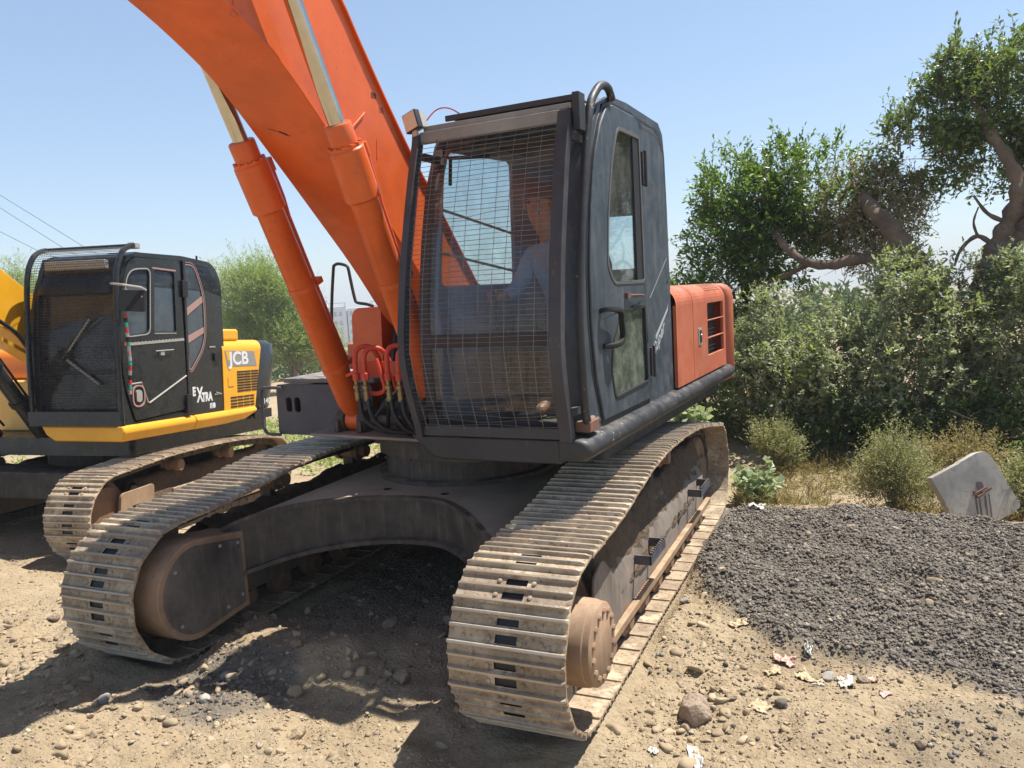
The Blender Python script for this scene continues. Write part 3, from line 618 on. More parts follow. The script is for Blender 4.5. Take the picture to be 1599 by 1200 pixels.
for x in (-.30, -.22, .0): mb.lathe((x, -.70 - (x + .3) * .18, 1.03), (0, -1, 0), [(0, .009), (.02, .009), (.021, .004)], 6)
U(mb, 'deck_underside', 'chassis', bev=.006)
# cab floor skirt and side skirt
mb = MB(); sec = [(.35, 1.30), (1.30, 1.30), (1.30, 1.165), (.56, 1.165), (.50, 1.175)]
mb.loft([[(a, y, z) for a, z in sec] for y in (-1.25, .5)]); U(mb, 'cab_base', 'black', bev=.012)
def arc(cx, cz, r_, a0, a1, n): return [(cx + r_ * math.cos(R(a0 + (a1 - a0) * i / n)), cz + r_ * math.sin(R(a0 + (a1 - a0) * i / n))) for i in range(n + 1)]
mb = MB(); sec = [(1.30, 1.31), (1.40, 1.31)] + arc(1.418, 1.243, .060, 70, -90, 8) + [(1.30, 1.183)]
rings = [[(1.30 + (a - 1.30) * s_, y, 1.243 + (z - 1.243) * q) for a, z in sec] for y, s_, q in ((-1.258, .82, .80), (-1.245, .93, .94), (-1.22, 1, 1), (-.4, 1, 1), (.6, 1, 1), (1.6, 1, 1), (2.5, 1, 1), (2.60, .95, .95), (2.63, .8, .8))]
mb.loft(rings); U(mb, 'side_skirt', 'skirt', smooth=50)
# ---- cab
CAB = empty('cab'); CAB.parent = EX; CAB.rotation_euler.z = TH
def C_(mb, name, mat, **k): return mb.build(name, mat, CAB, **k)
SIDE = [(-1.10, 1.31), (-1.14, 1.75), (-1.13, 2.05), (-1.06, 2.4), (-.97, 2.72), (-.84, 2.98), (-.70, 3.12), (-.50, 3.205), (-.2, 3.22), (.50, 3.205), (.60, 3.14), (.635, 2.98), (.66, 2.6), (.695, 1.31)]
DOOR = [(-.86, 1.33), (-.97, 1.62), (-1.005, 1.9), (-1.0, 2.2), (-.94, 2.55), (-.85, 2.82), (-.73, 3.02), (-.62, 3.13), (-.50, 3.165), (-.10, 3.165), (.0, 3.13), (.035, 3.05), (.045, 2.6), (.06, 2.0), (.09, 1.5), (.10, 1.36), (.07, 1.325)]
UG = rpoly([(-.44, 3.03), (-.57, 2.80), (-.66, 2.50), (-.70, 2.22), (-.60, 2.12), (-.01, 2.12), (-.02, 3.03)], [.06, .1, .1, .05, .05, .03, .03])
LG = rpoly([(-.50, 1.95), (-.02, 1.96), (-.0, 1.46), (-.66, 1.44), (-.71, 1.62), (-.66, 1.78)], [.05, .03, .03, .05, .04, .05])
def off(pts, d):
    c_ = Vector((sum(p[0] for p in pts) / len(pts), sum(p[1] for p in pts) / len(pts))); out = []
    k = len(pts)
    for i in range(k):
        p0, p1, p2 = Vector(pts[i - 1]), Vector(pts[i]), Vector(pts[(i + 1) % k]); t = (p2 - p0).normalized(); n_ = Vector((t.y, -t.x))
        if n_.dot(p1 - c_) < 0: n_ = -n_
        q = p1 + n_ * d; out.append((q.x, q.y))
    return out
mb = MB(); mb.panel([SIDE, off(DOOR, .012)], yz, 1.362, 1.40); C_(mb, 'side_panel', 'cabgrey', bev=.012, seg=3)
mb = MB(); mb.panel([off(DOOR, .014), off(DOOR, -.03)], yz, 1.375, 1.404); C_(mb, 'door_seal', 'rubber', bev=.006)
# left side wall with its big window, behind it boom and sky
LW = rpoly([(-.92, 2.16), (-.80, 2.86), (-.72, 2.98), (.15, 3.02), (.10, 2.16)], [.05, .05, .05, .06, .05])
mb = MB(); mb.panel([[(a, b) for a, b in SIDE], LW], yz, .40, .43); C_(mb, 'far_side_wall', 'inblue', bev=.006)
mb = MB(); mb.panel([LW], yz, .412, .418); C_(mb, 'far_side_window', 'glass')
mb = MB(); mb.tube([(.44, -.90, 2.62), (.44, .16, 2.50)], .009, 8); mb.tube([(.44, -.94, 2.36), (.44, .12, 2.24)], .009, 8); C_(mb, 'window_bar', 'alu')
# roof, lofted between the two sides with rounded shoulders
rings = []
for x, dz in ((.40, -.05), (.415, -.015), (.46, 0.), (.9, .012), (1.33, 0.), (1.385, -.015), (1.40, -.05)):
    rings.append([(x, a, b + dz) for a, b in SIDE[5:13]] + [(x, .585, 3.0), (x, .45, 3.10), (x, -.45, 3.11), (x, -.66, 3.05), (x, -.78, 2.98)])
mb = MB(); mb.loft(rings); C_(mb, 'roof', 'cabroof' if 'cabroof' in M else 'cabgrey', smooth=60)
mb = MB(); mb.panel([rpoly([(.45, -.5), (1.34, -.5), (1.34, .5), (.45, .5)], .1)], lambda a, b, c: (a, b, c), 3.075, 3.09); C_(mb, 'roof_lining', 'inside')
mb = MB(); mb.lathe((1.2, .42, 3.21), (0, 0, 1), [(0, .05), (.02, .05), (.03, .03)], 14); C_(mb, 'roof_vent', 'cabgrey')
# rear wall with window
xz = lambda a, b, c: (a, c, b)
RW = rpoly([(.80, 2.22), (1.30, 2.22), (1.30, 3.0), (.80, 3.0)], .05)
mb = MB(); mb.panel([[(.43, 1.31), (1.362, 1.31), (1.362, 3.12), (.43, 3.12)], RW], xz, .655, .685); C_(mb, 'rear_wall', 'inside')
mb = MB(); mb.panel([RW], xz, .668, .674); C_(mb, 'rear_window', 'glass_door')
# front corner posts, head and waist rails, windscreens
FR = [(1.31, -1.10), (1.5, -1.125), (1.75, -1.14), (2.05, -1.13), (2.4, -1.06), (2.72, -.97), (2.98, -.84), (3.10, -.74)]
frp = [(z, y) for z, y in FR]
def fy(z): return float(np.interp(z, [a for a, b in FR], [b for a, b in FR]))
for x, wd, mt in ((.425, .035, 'inside'), (1.345, .045, 'cabgrey')):
    mb = MB(); mb.tube([(x, y + .03, z) for z, y in FR], 1, prof=[(-wd, -.035), (wd, -.035), (wd, .035), (-wd, .035)], up=(1, 0, 0) if False else None); C_(mb, 'corner_post', mt, bev=.008)
for z0, z1, mt in ((1.31, 1.37, 'black'), (1.80, 1.875, 'inside'), (2.96, 3.10, 'cabgrey')):
    mb = MB(); mb.box((.44, fy((z0 + z1) / 2) - .012, z0), (1.32, fy((z0 + z1) / 2) + .03, z1)); C_(mb, 'cross_rail', mt, bev=.006)
def wscreen(name, z0, z1, y_off=.004):
    n = 10; rings = []
    for i in range(n + 1):
        z = z0 + (z1 - z0) * i / n; y = fy(z) + y_off; rings.append([(.44, y, z), (1.32, y, z), (1.32, y + .006, z), (.44, y + .006, z)])
    mb = MB(); mb.loft(rings); return C_(mb, name, 'glass')
wscreen('windscreen', 1.875, 2.97); wscreen('lower_windscreen', 1.37, 1.80)
mb = MB(); mb.tube([(.52, fy(2.90) - .012, 2.91), (.80, fy(2.86) - .012, 2.885)], .012, 6); mb.tube([(.56, fy(2.8) - .012, 2.90), (.57, fy(2.72) - .012, 2.74)], .012, 6); C_(mb, 'wiper', 'rubber')
# interior
mb = MB(); mb.box((.44, -1.08, 1.31), (1.36, .65, 1.335)); C_(mb, 'cab_floor', 'floor')
mb = MB(); mb.box((.66, -.42, 1.66), (1.16, .08, 1.80)); C_(mb, 'seat_cushion', 'seat', bev=.05, seg=3)
mb = MB(); mb.loft([[(.68 + e, y, z), (1.14 - e, y, z), (1.14 - e, y + .12, z), (.68 + e, y + .12, z)] for y, z, e in ((.02, 1.70, 0), (.08, 2.0, .0), (.14, 2.25, .02), (.17, 2.36, .06))]); C_(mb, 'seat_back', 'seat', bev=.04, seg=3)
mb = MB(); mb.box((.76, .12, 2.38), (1.06, .22, 2.58)); C_(mb, 'headrest', 'maroon', bev=.04, seg=3)
for x in (.50, 1.20):
    mb = MB(); mb.box((x, -.55, 1.33), (x + .13, .1, 1.86)); C_(mb, 'side_console', 'seat', bev=.03)
    mb = MB(); mb.tube([(x + .065, -.48, 1.85), (x + .065, -.52, 2.0)], [.012, .012], 8); mb.lathe((x + .065, -.52, 1.99), (0, -.1, 1), [(0, .015), (.02, .026), (.09, .026), (.11, .012)], 12); C_(mb, 'joystick', 'rubber')
mb = MB(); mb.tube([(.80, -.85, 1.33), (.80, -.78, 1.95)], .014, 8); mb.tube([(.95, -.85, 1.33), (.95, -.78, 1.95)], .014, 8); mb.box((.74, -.98, 1.36), (.86, -.82, 1.39)); mb.box((.90, -.98, 1.36), (1.02, -.82, 1.39)); C_(mb, 'travel_lever', 'rubber')
mb = MB(); mb.panel([rpoly([(.44, 2.25), (.72, 2.3), (.76, 3.02), (.44, 3.05)], .03)], xz, .62, .65); C_(mb, 'hanging_cloth', 'maroon')
# operator
def skin(name, V, E_, Rd, mat, par, sub=2):
    b = bmesh.new(); ly = b.verts.layers.skin.verify(); vs = [b.verts.new(v) for v in V]
    for i, v in enumerate(vs): v[ly].radius = Rd[i] if isinstance(Rd[i], tuple) else (Rd[i], Rd[i]); v[ly].use_root = (i == 0)
    for e in E_: b.edges.new((vs[e[0]], vs[e[1]]))
    me = bpy.data.meshes.new(name); b.to_mesh(me); b.free(); me.materials.append(M[mat]); o = bpy.data.objects.new(name, me); sc.collection.objects.link(o)
    o.modifiers.new('skin', 'SKIN').use_smooth_shade = True; q = o.modifiers.new('sub', 'SUBSURF'); q.levels = q.render_levels = sub
    if par: o.parent = par
    return o
OP = empty('person'); OP.rotation_euler.z = TH; tag(OP, 'operator in a blue-grey shirt seated behind the wire mesh, hands on the levers', 'person')
bv = [(.90, -.08, 1.94), (.89, -.12, 2.12), (.875, -.17, 2.30), (.85, -.20, 2.42), (.82, -.23, 2.50), (.805, -.25, 2.575), (.80, -.24, 2.67), (.80, -.225, 2.72),
 (.70, -.18, 2.33), (.62, -.26, 2.12), (.60, -.42, 2.07), (.575, -.50, 2.08), (1.05, -.15, 2.33), (1.16, -.24, 2.12), (1.22, -.40, 2.06), (1.25, -.49, 2.07),
 (.82, -.14, 1.90), (.80, -.52, 1.93), (.80, -.68, 1.62), (.80, -.74, 1.42), (.80, -.86, 1.38), (.98, -.14, 1.90), (1.0, -.52, 1.93), (1.0, -.68, 1.62), (1.0, -.74, 1.42), (1.0, -.86, 1.38)]
be = [(0, 1), (1, 2), (2, 3), (3, 4), (4, 5), (5, 6), (6, 7), (2, 8), (8, 9), (9, 10), (10, 11), (2, 12), (12, 13), (13, 14), (14, 15), (0, 16), (16, 17), (17, 18), (18, 19), (19, 20), (0, 21), (21, 22), (22, 23), (23, 24), (24, 25)]
br = [(.14, .11), (.125, .10), (.14, .10), .06, .055, (.075, .085), (.085, .095), (.07, .075), .06, .043, .032, .034, .06, .043, .032, .034, .085, .065, .05, .04, .035, .085, .065, .05, .04, .035]
skin('body', bv, be, br, 'skin', OP)
skin('shirt', [bv[i] for i in (0, 1, 2, 3, 8, 9, 10, 12, 13, 14)], [(0, 1), (1, 2), (2, 3), (2, 4), (4, 5), (5, 6), (2, 7), (7, 8), (8, 9)], [(.155, .125), (.145, .115), (.16, .12), .072, .078, .06, .042, .078, .06, .042], 'shirt', OP)
skin('trousers', [bv[i] for i in (0, 16, 17, 18, 19, 21, 22, 23, 24)], [(0, 1), (1, 2), (2, 3), (3, 4), (0, 5), (5, 6), (6, 7), (7, 8)], [(.15, .12), .10, .08, .065, .055, .10, .08, .065, .055], 'inside', OP)
mb = MB(); hc = Vector((.80, -.22, 2.69)) # hair cap over skull and nape
for i in range(9):
    pass
rings = []
for i in range(8):
    t = i / 7; zz = 2.60 + .185 * t; rr = .118 * math.sqrt(max(.02, 1 - max(0, (zz - 2.68) / .112) ** 2)); rings.append([(hc.x + rr * math.cos(a) * .92, hc.y + .022 + rr * 1.0 * math.sin(a) + (-.035 if zz > 2.7 and math.sin(a) < 0 else (.045 if math.sin(a) < -.2 else 0)), zz) for a in [2 * PI * k / 18 for k in range(18)]])
mb.loft(rings); mb.build('hair', 'hair', OP, smooth=60)
mb = MB(); mb.loft([[(.80 + x_ * (.060 - k * .012), y_ - .338 + abs(x_) * .035 + k * .01, z_) for x_, y_ in ((-1, .03), (-.5, 0), (.5, 0), (1, .03), (1, .08), (-1, .08))] for k, z_ in enumerate((2.605, 2.575, 2.54, 2.515))]); mb.build('beard', 'hair', OP, bev=.008)
for sx in (-1, 1):
    mb = MB(); mb.lathe((.80 + sx * .033, -.333, 2.665), (0, -1, 0), [(0, .014), (.006, .011), (.009, .004)], 10); mb.build('eye', 'rubber', OP)
    mb = MB(); mb.lathe((.80 + sx * .088, -.24, 2.65), (sx, -.2, 0), [(0, .022), (.012, .028), (.018, .018)], 10); mb.build('ear', 'skin', OP)
mb = MB(); mb.loft([[(.787, -.335, 2.675), (.813, -.335, 2.675), (.80, -.345, 2.675)], [(.782, -.335, 2.63), (.818, -.335, 2.63), (.80, -.37, 2.625)]]); mb.build('nose', 'skin', OP, bev=.004)
for hx, hy, hz, sx in ((.572, -.515, 2.08, 1), (1.255, -.505, 2.07, -1)):
    for k, ln_ in enumerate((.030, .034, .032, .026)):
        z_ = hz + .022 - k * .018; skin('finger', [(hx - sx * .02, hy + .01, z_), (hx - sx * .034, hy - .02, z_), (hx - sx * .016, hy - .046, z_ - .002), (hx + sx * .008, hy - .044, z_ - .003)], [(0, 1), (1, 2), (2, 3)], [.010, .0095, .0085, .0075], 'skin', OP, 1)
    skin('thumb', [(hx + sx * .015, hy + .0, hz + .015), (hx + sx * .032, hy - .015, hz + .03), (hx + sx * .025, hy - .038, hz + .036)], [(0, 1), (1, 2)], [.011, .010, .0085], 'skin', OP, 1)
# door
DR = empty('cab_door'); DR.parent = EX; DR.rotation_euler.z = TH
mb = MB(); mb.panel([off(DOOR, -.012), UG, LG], yz, 1.385, 1.418); mb.build('door_panel', 'cabgrey', DR, bev=.01, seg=3)
for lp, nm, gm in ((UG, 'door_window', 'glass_door'), (LG, 'lower_door_window', 'glass_low')):
    mb = MB(); mb.panel([off(lp, .012)], yz, 1.398, 1.402); mb.build(nm, gm, DR)
    mb = MB(); mb.panel([off(lp, .012), off(lp, -.01)], yz, 1.403, 1.4225); mb.build('window_gasket', 'rubber' if lp is LG else 'gasket', DR, bev=.004)
mb = MB(); mb.box((1.395, -.14, 2.125), (1.415, -.02, 3.02)); mb.build('window_divider', 'rubber', DR)
mb = MB(); mb.tube(smoothpts([(1.415, -.86, 1.965), (1.465, -.84, 1.975), (1.475, -.68, 1.955), (1.475, -.66, 1.90), (1.475, -.655, 1.80), (1.465, -.74, 1.765), (1.415, -.83, 1.765)], 5), 1, prof=[(-.016, -.013), (.016, -.013), (.02, 0), (.016, .013), (-.016, .013)]); mb.build('door_handle', 'rubber', DR, smooth=60)
mb = MB(); mb.box((1.418, -.42, 2.025), (1.44, -.36, 2.055)); mb.tube([(1.432, -.38, 2.04), (1.445, -.2, 2.036), (1.435, -.10, 2.03)], .008, 6); mb.build('latch', 'rustlatch', DR)
for z0, z1, y in ((2.74, 2.95, .045), (1.49, 1.68, .09)):
    mb = MB(); mb.box((1.405, y - .035, z0), (1.432, y + .045, z1)); mb.cyl((1.435, y + .005, z0 - .01), (1.435, y + .005, z1 + .01), .012, 10)
    for q in (.25, .75): mb.lathe((1.432, y + .03, z0 + (z1 - z0) * q), (1, 0, 0), [(0, .008), (.006, .006)], 8)
    mb.build('hinge', 'black', DR, bev=.003)
# script lettering and stripes on the rear side panel (flat decal strips)
def text(body, name, mat, par, size, mtx, shear=0, ext=.0008, sx=1.):
    cu = bpy.data.curves.new(name, 'FONT'); cu.body = body; cu.size = size; cu.extrude = ext; cu.shear = shear; cu.offset = size * .012; cu.align_x = 'LEFT'
    cu.materials.append(M[mat]); o = bpy.data.objects.new(name, cu); sc.collection.objects.link(o); o.parent = par; o.matrix_local = mtx @ Matrix.Diagonal((sx, 1, 1, 1)); return o
def side_m(x, y, z, ang): # text plane facing +x, reading towards +y
    a = Vector((0, math.cos(ang), math.sin(ang))); b = Vector((0, -math.sin(ang), math.cos(ang))); mm = Matrix((a, b, Vector((1, 0, 0)))).transposed().to_4x4(); mm.translation = (x, y, z); return mm
text('Super', 'lettering', 'faintwhite', CAB, .105, side_m(1.4015, .21, 1.60, R(31)), .5, sx=1.3)
mb = MB(); mb.panel([[(.26, 1.74), (.585, 1.925), (.60, 1.96), (.59, 1.905), (.27, 1.715)]], yz, 1.4, 1.4012); C_(mb, 'stripe', 'faintwhite'); mb = MB(); mb.panel([[(.16, 2.0), (.60, 2.27), (.60, 2.278), (.16, 2.008)]], yz, 1.4, 1.4012); C_(mb, 'stripe', 'greydecal')
mb = MB(); mb.lathe((1.400, .60, 2.11), (1, 0, 0), [(0, .018), (.001, .018), (.0015, .01)], 12); C_(mb, 'keyhole', 'rubber')
# external grab tube along the front pillar, hooking over the roof
GR = [(1.425, -1.00, 1.37), (1.425, -1.10, 1.36), (1.425, -1.165, 1.42), (1.425, -1.19, 1.7), (1.425, -1.185, 2.0), (1.425, -1.12, 2.35), (1.425, -1.03, 2.7), (1.425, -.91, 3.05), (1.425, -.80, 3.17), (1.425, -.69, 3.225), (1.425, -.59, 3.225), (1.42, -.52, 3.18)]
mb = MB(); mb.tube(smoothpts(GR, 6), .024, 10); U(mb, 'grab_tube', 'skirt')
mb = MB(); mb.box((1.36, -1.17, 1.33), (1.45, -1.03, 1.39)); mb.cyl((1.40, -1.0, 1.37), (1.40, -1.12, 1.37), .03, 10); U(mb, 'tube_foot', 'rustlatch', bev=.006) if 'rustlatch' in M else None
# ---- front guard
GD = empty('front_guard'); GD.parent = EX; GD.rotation_euler.z = TH
GZ = [1.30, 1.58, 1.80, 2.23, 2.59, 2.85, 3.04]; GYL = [-1.24, -1.34, -1.385, -1.31, -1.21, -1.13, -1.06]; GYR = [-1.235, -1.31, -1.33, -1.27, -1.19, -1.12, -1.04]
def gy_(x, z):
    t = (x - .43) / .93; return float(np.interp(z, GZ, GYL) * (1 - t) + np.interp(z, GZ, GYR) * t)
zs = np.linspace(1.30, 3.03, 26)
def gsm(x): return [(x, float(np.mean([gy_(x, z + d) for d in (-.08, 0, .08)])), z) for z in zs]
mb = MB(); mb.tube(gsm(.43), 1, prof=[(-.022, -.03), (.022, -.03), (.022, .03), (-.022, .03)]); mb.build('guard_bar', 'guard', GD, bev=.004)
mb = MB(); mb.tube(gsm(1.345), 1, prof=[(-.035, -.03), (.035, -.03), (.035, .03), (-.035, .03)]); mb.build('guard_bar', 'guard', GD, bev=.004)
mb = MB(); mb.box((.45, -1.265, 1.305), (1.32, -1.235, 1.365)); mb.build('guard_bar', 'guard', GD, bev=.004)
mb = MB(); mb.box((.45, -1.085, 2.975), (1.32, -1.045, 3.04)); mb.build('guard_bar', 'guardtop', GD, bev=.004)
for x in (.46, 1.37):
    for z in (1.45, 2.90):
        mb = MB(); mb.box((x - .015, gy_(x, z) + .02, z - .02), (x + .015, fy(z) + .02, z + .02)); mb.build('guard_bracket', 'guard', GD)
mb = MB(); r_ = random.Random(3)
for i in range(59):
    z0 = 1.375 + i * (2.97 - 1.375) / 58; pts = []; ph = r_.uniform(0, 6); amp = .0016 if i > 3 else .006
    if i in (1, 42): amp = .010
    for k in range(15):
        x = .445 + .885 * k / 14; pts.append((x, gy_(x, z0) - .012 + math.sin(k * .9 + ph) * amp, z0 + math.sin(k * .7 + ph * 2) * amp))
    mb.tube(pts, .0016, 5)
for j in range(11):
    x0 = .475 + j * .083; ph = r_.uniform(0, 6); pts = []
    for k in range(30):
        z = 1.35 + 1.64 * k / 29; x = x0 + math.sin(z * 3 + ph) * .006; pts.append((x, gy_(x, z) - .009, z))
    mb.tube(pts, .0016, 5)
mb.build('wire_mesh', 'wire', GD, smooth=60)
# sun visor above the guard
mb = MB(); mb.box((.60, -1.045, 3.086), (1.40, -1.03, 3.118)); mb.box((1.385, -1.06, 2.93), (1.425, -.97, 3.125)); mb.box((.60, -1.03, 3.106), (1.385, -.84, 3.118)); mb.build('visor', 'black', GD, bev=.003)
mb = MB(); mb.box((.46, -1.06, 3.045), (1.38, -.86, 3.075)); mb.build('visor_ledge', 'guardtop', GD, bev=.003)
# work light on the guard corner
WL = empty('work_light', (.415, -1.10, 3.085)); WL.parent = EX
WL.matrix_local = Matrix.Rotation(TH, 4, 'Z') @ Matrix.Translation((.42, -1.12, 3.10)) @ Matrix.Rotation(R(-14), 4, 'Y') @ Matrix.Rotation(R(-12), 4, 'Z')
mb = MB(); mb.box((-.055, -.01, -.055), (.055, .03, .055)); mb.build('lamp_housing', 'black', WL, bev=.006)
mb = MB(); mb.box((-.048, -.014, -.048), (.048, -.0105, .048)); mb.build('lamp_lens', 'lens', WL, bev=.002)
mb = MB()
for k in range(7): mb.box((-.05 + k * .0155, .03, -.045), (-.044 + k * .0155, .075, .045))
mb.box((-.015, .0, -.085), (.015, .02, -.05)); mb.build('cooling_fin', 'alu', WL)
mb = MB(); mb.tube(smoothpts([(.47, -1.05, 3.10), (.52, -1.0, 3.17), (.60, -.98, 3.17), (.66, -.9, 3.12)], 5), .004, 5); U(mb, 'lamp_cable', 'red')
# ---- boom
XB = -.20; HW = .238
BLOW = [(.06, 1.96), (-.08, 1.89), (-.20, 1.915), (-.34, 2.03), (-.64, 2.355), (-.98, 2.68), (-1.29, 2.97), (-1.68, 3.32), (-1.93, 3.485), (-2.22, 3.63), (-2.6, 3.77), (-3.2, 3.86), (-4.0, 3.82), (-5.0, 3.62)]
BTOP = [(.26, 2.10), (-.08, 2.48), (-.35, 2.78), (-.59, 3.03), (-.86, 3.36), (-1.06, 3.62), (-1.22, 3.83), (-1.5, 4.10), (-1.9, 4.34), (-2.5, 4.54), (-3.2, 4.52), (-4.1, 4.26), (-5.05, 3.88)]
prof = BTOP[::-1] + [(.20, 2.0)] + BLOW
BO = empty('boom'); BO.parent = EX; BO.rotation_euler.z = TH
def PP(pts): return [(p.y, p.z) for p in smoothpts([(0, a, b) for a, b in pts], 4)]
bl = PP(BLOW[1:]); bt = PP(BTOP)
outl = bt[::-1] + [(.20, 2.0), (.06, 1.96)] + bl
mb = MB(); mb.panel([outl], yz, XB - HW, XB + HW); mb.build('boom_body', 'orange', BO, smooth=28)
def flange(line, x0, x1, t, o_):
    mb = MB(); rings = []
    for i, (y, z) in enumerate(line):
        a = Vector(line[max(0, i - 1)]); b = Vector(line[min(len(line) - 1, i + 1)]); t_ = (b - a).normalized(); n_ = Vector((-t_.y, t_.x)) * o_
        rings.append([(x0, y, z), (x1, y, z), (x1, y + n_.x * t, z + n_.y * t), (x0, y + n_.x * t, z + n_.y * t)])
    mb.loft(rings); return mb
flange(bt, XB - HW - .02, XB + HW + .022, .016, -1).build('top_plate', 'orange', BO, bev=.003)
flange(bl, XB - HW - .012, XB + HW + .012, .014, 1).build('bottom_plate', 'orange', BO, bev=.003)
mb = MB(); mb.cyl((XB - HW - .05, .09, 2.06), (XB + HW + .05, .09, 2.06), .10, 28); mb.build('boom_foot', 'orange', BO, bev=.006)
mb = MB(); mb.cyl((XB - HW - .22, -1.96, 4.10), (XB + HW + .20, -1.96, 4.10), .06, 24); mb.cyl((XB - HW - .02, -1.96, 4.10), (XB + HW + .02, -1.96, 4.10), .13, 24); mb.build('cylinder_pin', 'orange', BO)
mb = MB() # welded doubler edges and pipe brackets
mb.panel([[(-1.25, 3.04), (-1.05, 3.20), (-1.04, 3.225), (-1.245, 3.065)]], yz, XB + HW, XB + HW + .012)
mb.build('weld_bead', 'orange', BO, bev=.004)
mb = MB(); mb.panel([[(-.945, 2.96), (-.935, 2.96), (-.92, 3.08), (-.932, 3.08)]], yz, XB + HW, XB + HW + .003); mb.build('weld_bead', 'orange', BO)
mb = MB(); mb.panel([[(-2.07, 3.50), (-2.03, 3.50), (-1.93, 3.72), (-1.97, 3.74)]], yz, XB + HW, XB + HW + .005); mb.build('weld_bead', 'orange', BO)
for y, z in ((-1.33, 3.85), (-.93, 3.315), (-.86, 3.24)):
    mb = MB(); mb.box((XB + HW - .05, y - .03, z), (XB + HW + .0, y + .03, z + .045)); mb.build('pipe_clip', 'rustlatch' if z < 3.5 else 'orange', BO, bev=.004)
mb = MB(); mb.tube(smoothpts([(XB + .1, y - .02, z + .06) for y, z in bt[3:34:3]], 2), .018, 8); mb.tube(smoothpts([(XB - .1, y - .02, z + .06) for y, z in bt[3:34:3]], 2), .018, 8); mb.build('boom_pipe', 'orange', BO)
mb = MB(); bn = Vector((0, -(3.45 - 3.065), -(1.86 - 1.47))).normalized(); bt_ = Vector((0, -.39, .385)).normalized()
for (a0, t0), (a1, t1), wd in (((-.08, .06), (-.02, .03), .002), ((-.02, .03), (.02, .0), .005), ((.02, .0), (.035, -.01), .002)):
    o_ = Vector((XB, -1.47, 3.065)) + bn * .016; p0 = o_ + Vector((a0, 0, 0)) + bt_ * t0; p1 = o_ + Vector((a1, 0, 0)) + bt_ * t1; mb.tube([p0, p1], [wd, wd], 6)
mb.build('paint_scratch', 'rubber', BO)
# boom brackets on the deck
for x in (XB - HW - .065, XB + HW + .035):
    mb = MB(); mb.panel([rpoly([(-.5, 1.18), (-.25, 1.5), (-.06, 2.10), (.12, 2.2), (.30, 2.1), (.6, 1.18)], [0, .05, .08, .1, .08, 0])], yz, x, x + .03); U(mb, 'boom_bracket', 'black', bev=.005)
# ---- boom cylinders
A0 = Vector((0, -.58, 1.26)); A1 = Vector((0, -1.96, 4.10)); DV = (A1 - A0).normalized(); SV = Vector((0, DV.z, -DV.y))  # SV: towards machine rear side
def cylinder(x, lab):
    c = empty('boom_cylinder'); c.parent = EX; c.rotation_euler.z = TH; c['label'] = lab
    at_ = lambda d, sx=0, s=0: Vector((x + sx, 0, 0)) + A0 + DV * d + SV * s
    MB().lathe(at_(.06), DV, [(0, .05), (.03, .07), (.10, .086), (1.55, .086), (1.56, .09), (1.575, .09)], 40).build('barrel', 'orange', c, smooth=35)
    MB().lathe(at_(1.575), DV, [(0, .09), (.015, .105), (.295, .105), (.305, .097), (.32, .097), (.32, .080), (.43, .080), (.44, .074), (.441, .048)], 40).build('gland', 'orange', c, smooth=35)
    mb = MB(); u = Vector((1, 0, 0))
    for k in range(12):
        a = 2 * PI * k / 12; p_ = at_(1.885) + u * math.cos(a) * .091 + SV * math.sin(a) * .091; MB().lathe(p_, DV, [(0, .011), (.018, .011), (.019, .006)], 6).build('gland_bolt', 'orange', c)
    MB().lathe(at_(1.99), DV, [(0, .047), (1.17, .047)], 32).build('rod', 'chrome', c)
    MB().lathe(at_(0, -.055), (1, 0, 0), [(0, .07), (.004, .075), (.106, .075), (.11, .07)], 28).build('eye', 'orange', c, bev=.004)
    MB().lathe(at_(3.157, -.05), (1, 0, 0), [(0, .08), (.1, .08)], 28).build('eye', 'orange', c, bev=.004)
    for d in (.42, 1.03):
        mb = MB(); mb.lathe(at_(d), DV, [(0, .087), (0, .092), (.035, .092), (.035, .087)], 36); q = at_(d + .017, .0, .1)
        mb.box((-.03, -.035, -.02), (.03, .035, .02), lambda a, b, c_: tuple(q + Vector((a + .05, 0, 0)) + SV * b * .8 + DV * c_)); mb.build('clamp', 'orange', c, bev=.003)
    mb = MB(); mb.tube([at_(.42, .04, .088), at_(1.0, .04, .088), at_(1.5, .04, .092), at_(1.62, .04, .11), at_(1.80, .04, .115)], .015, 8); mb.lathe(at_(1.79, .04, .11), DV, [(0, .028), (.08, .028)], 10); mb.build('feed_pipe', 'orange', c)
cylinder(XB - .355, 'left boom cylinder, wholly in view'); cylinder(XB + .355, 'right boom cylinder, its lower half behind the mesh guard')
mb = MB(); mb.cyl((XB - .485, -.58, 1.26), (XB - .42, -.58, 1.26), .085, 24); mb.cyl((XB - .29, -.58, 1.26), (XB - .225, -.58, 1.26), .10, 24); mb.cyl((XB + .225, -.58, 1.26), (XB + .29, -.58, 1.26), .10, 24); mb.cyl((XB - .495, -.58, 1.26), (XB + .42, -.58, 1.26), .035, 16)
for x in (XB - .475, XB - .275, XB + .235): mb.box((x, -.70, 1.186), (x + .04, -.4, 1.27))
U(mb, 'cylinder_mount', 'chassis', bev=.006)
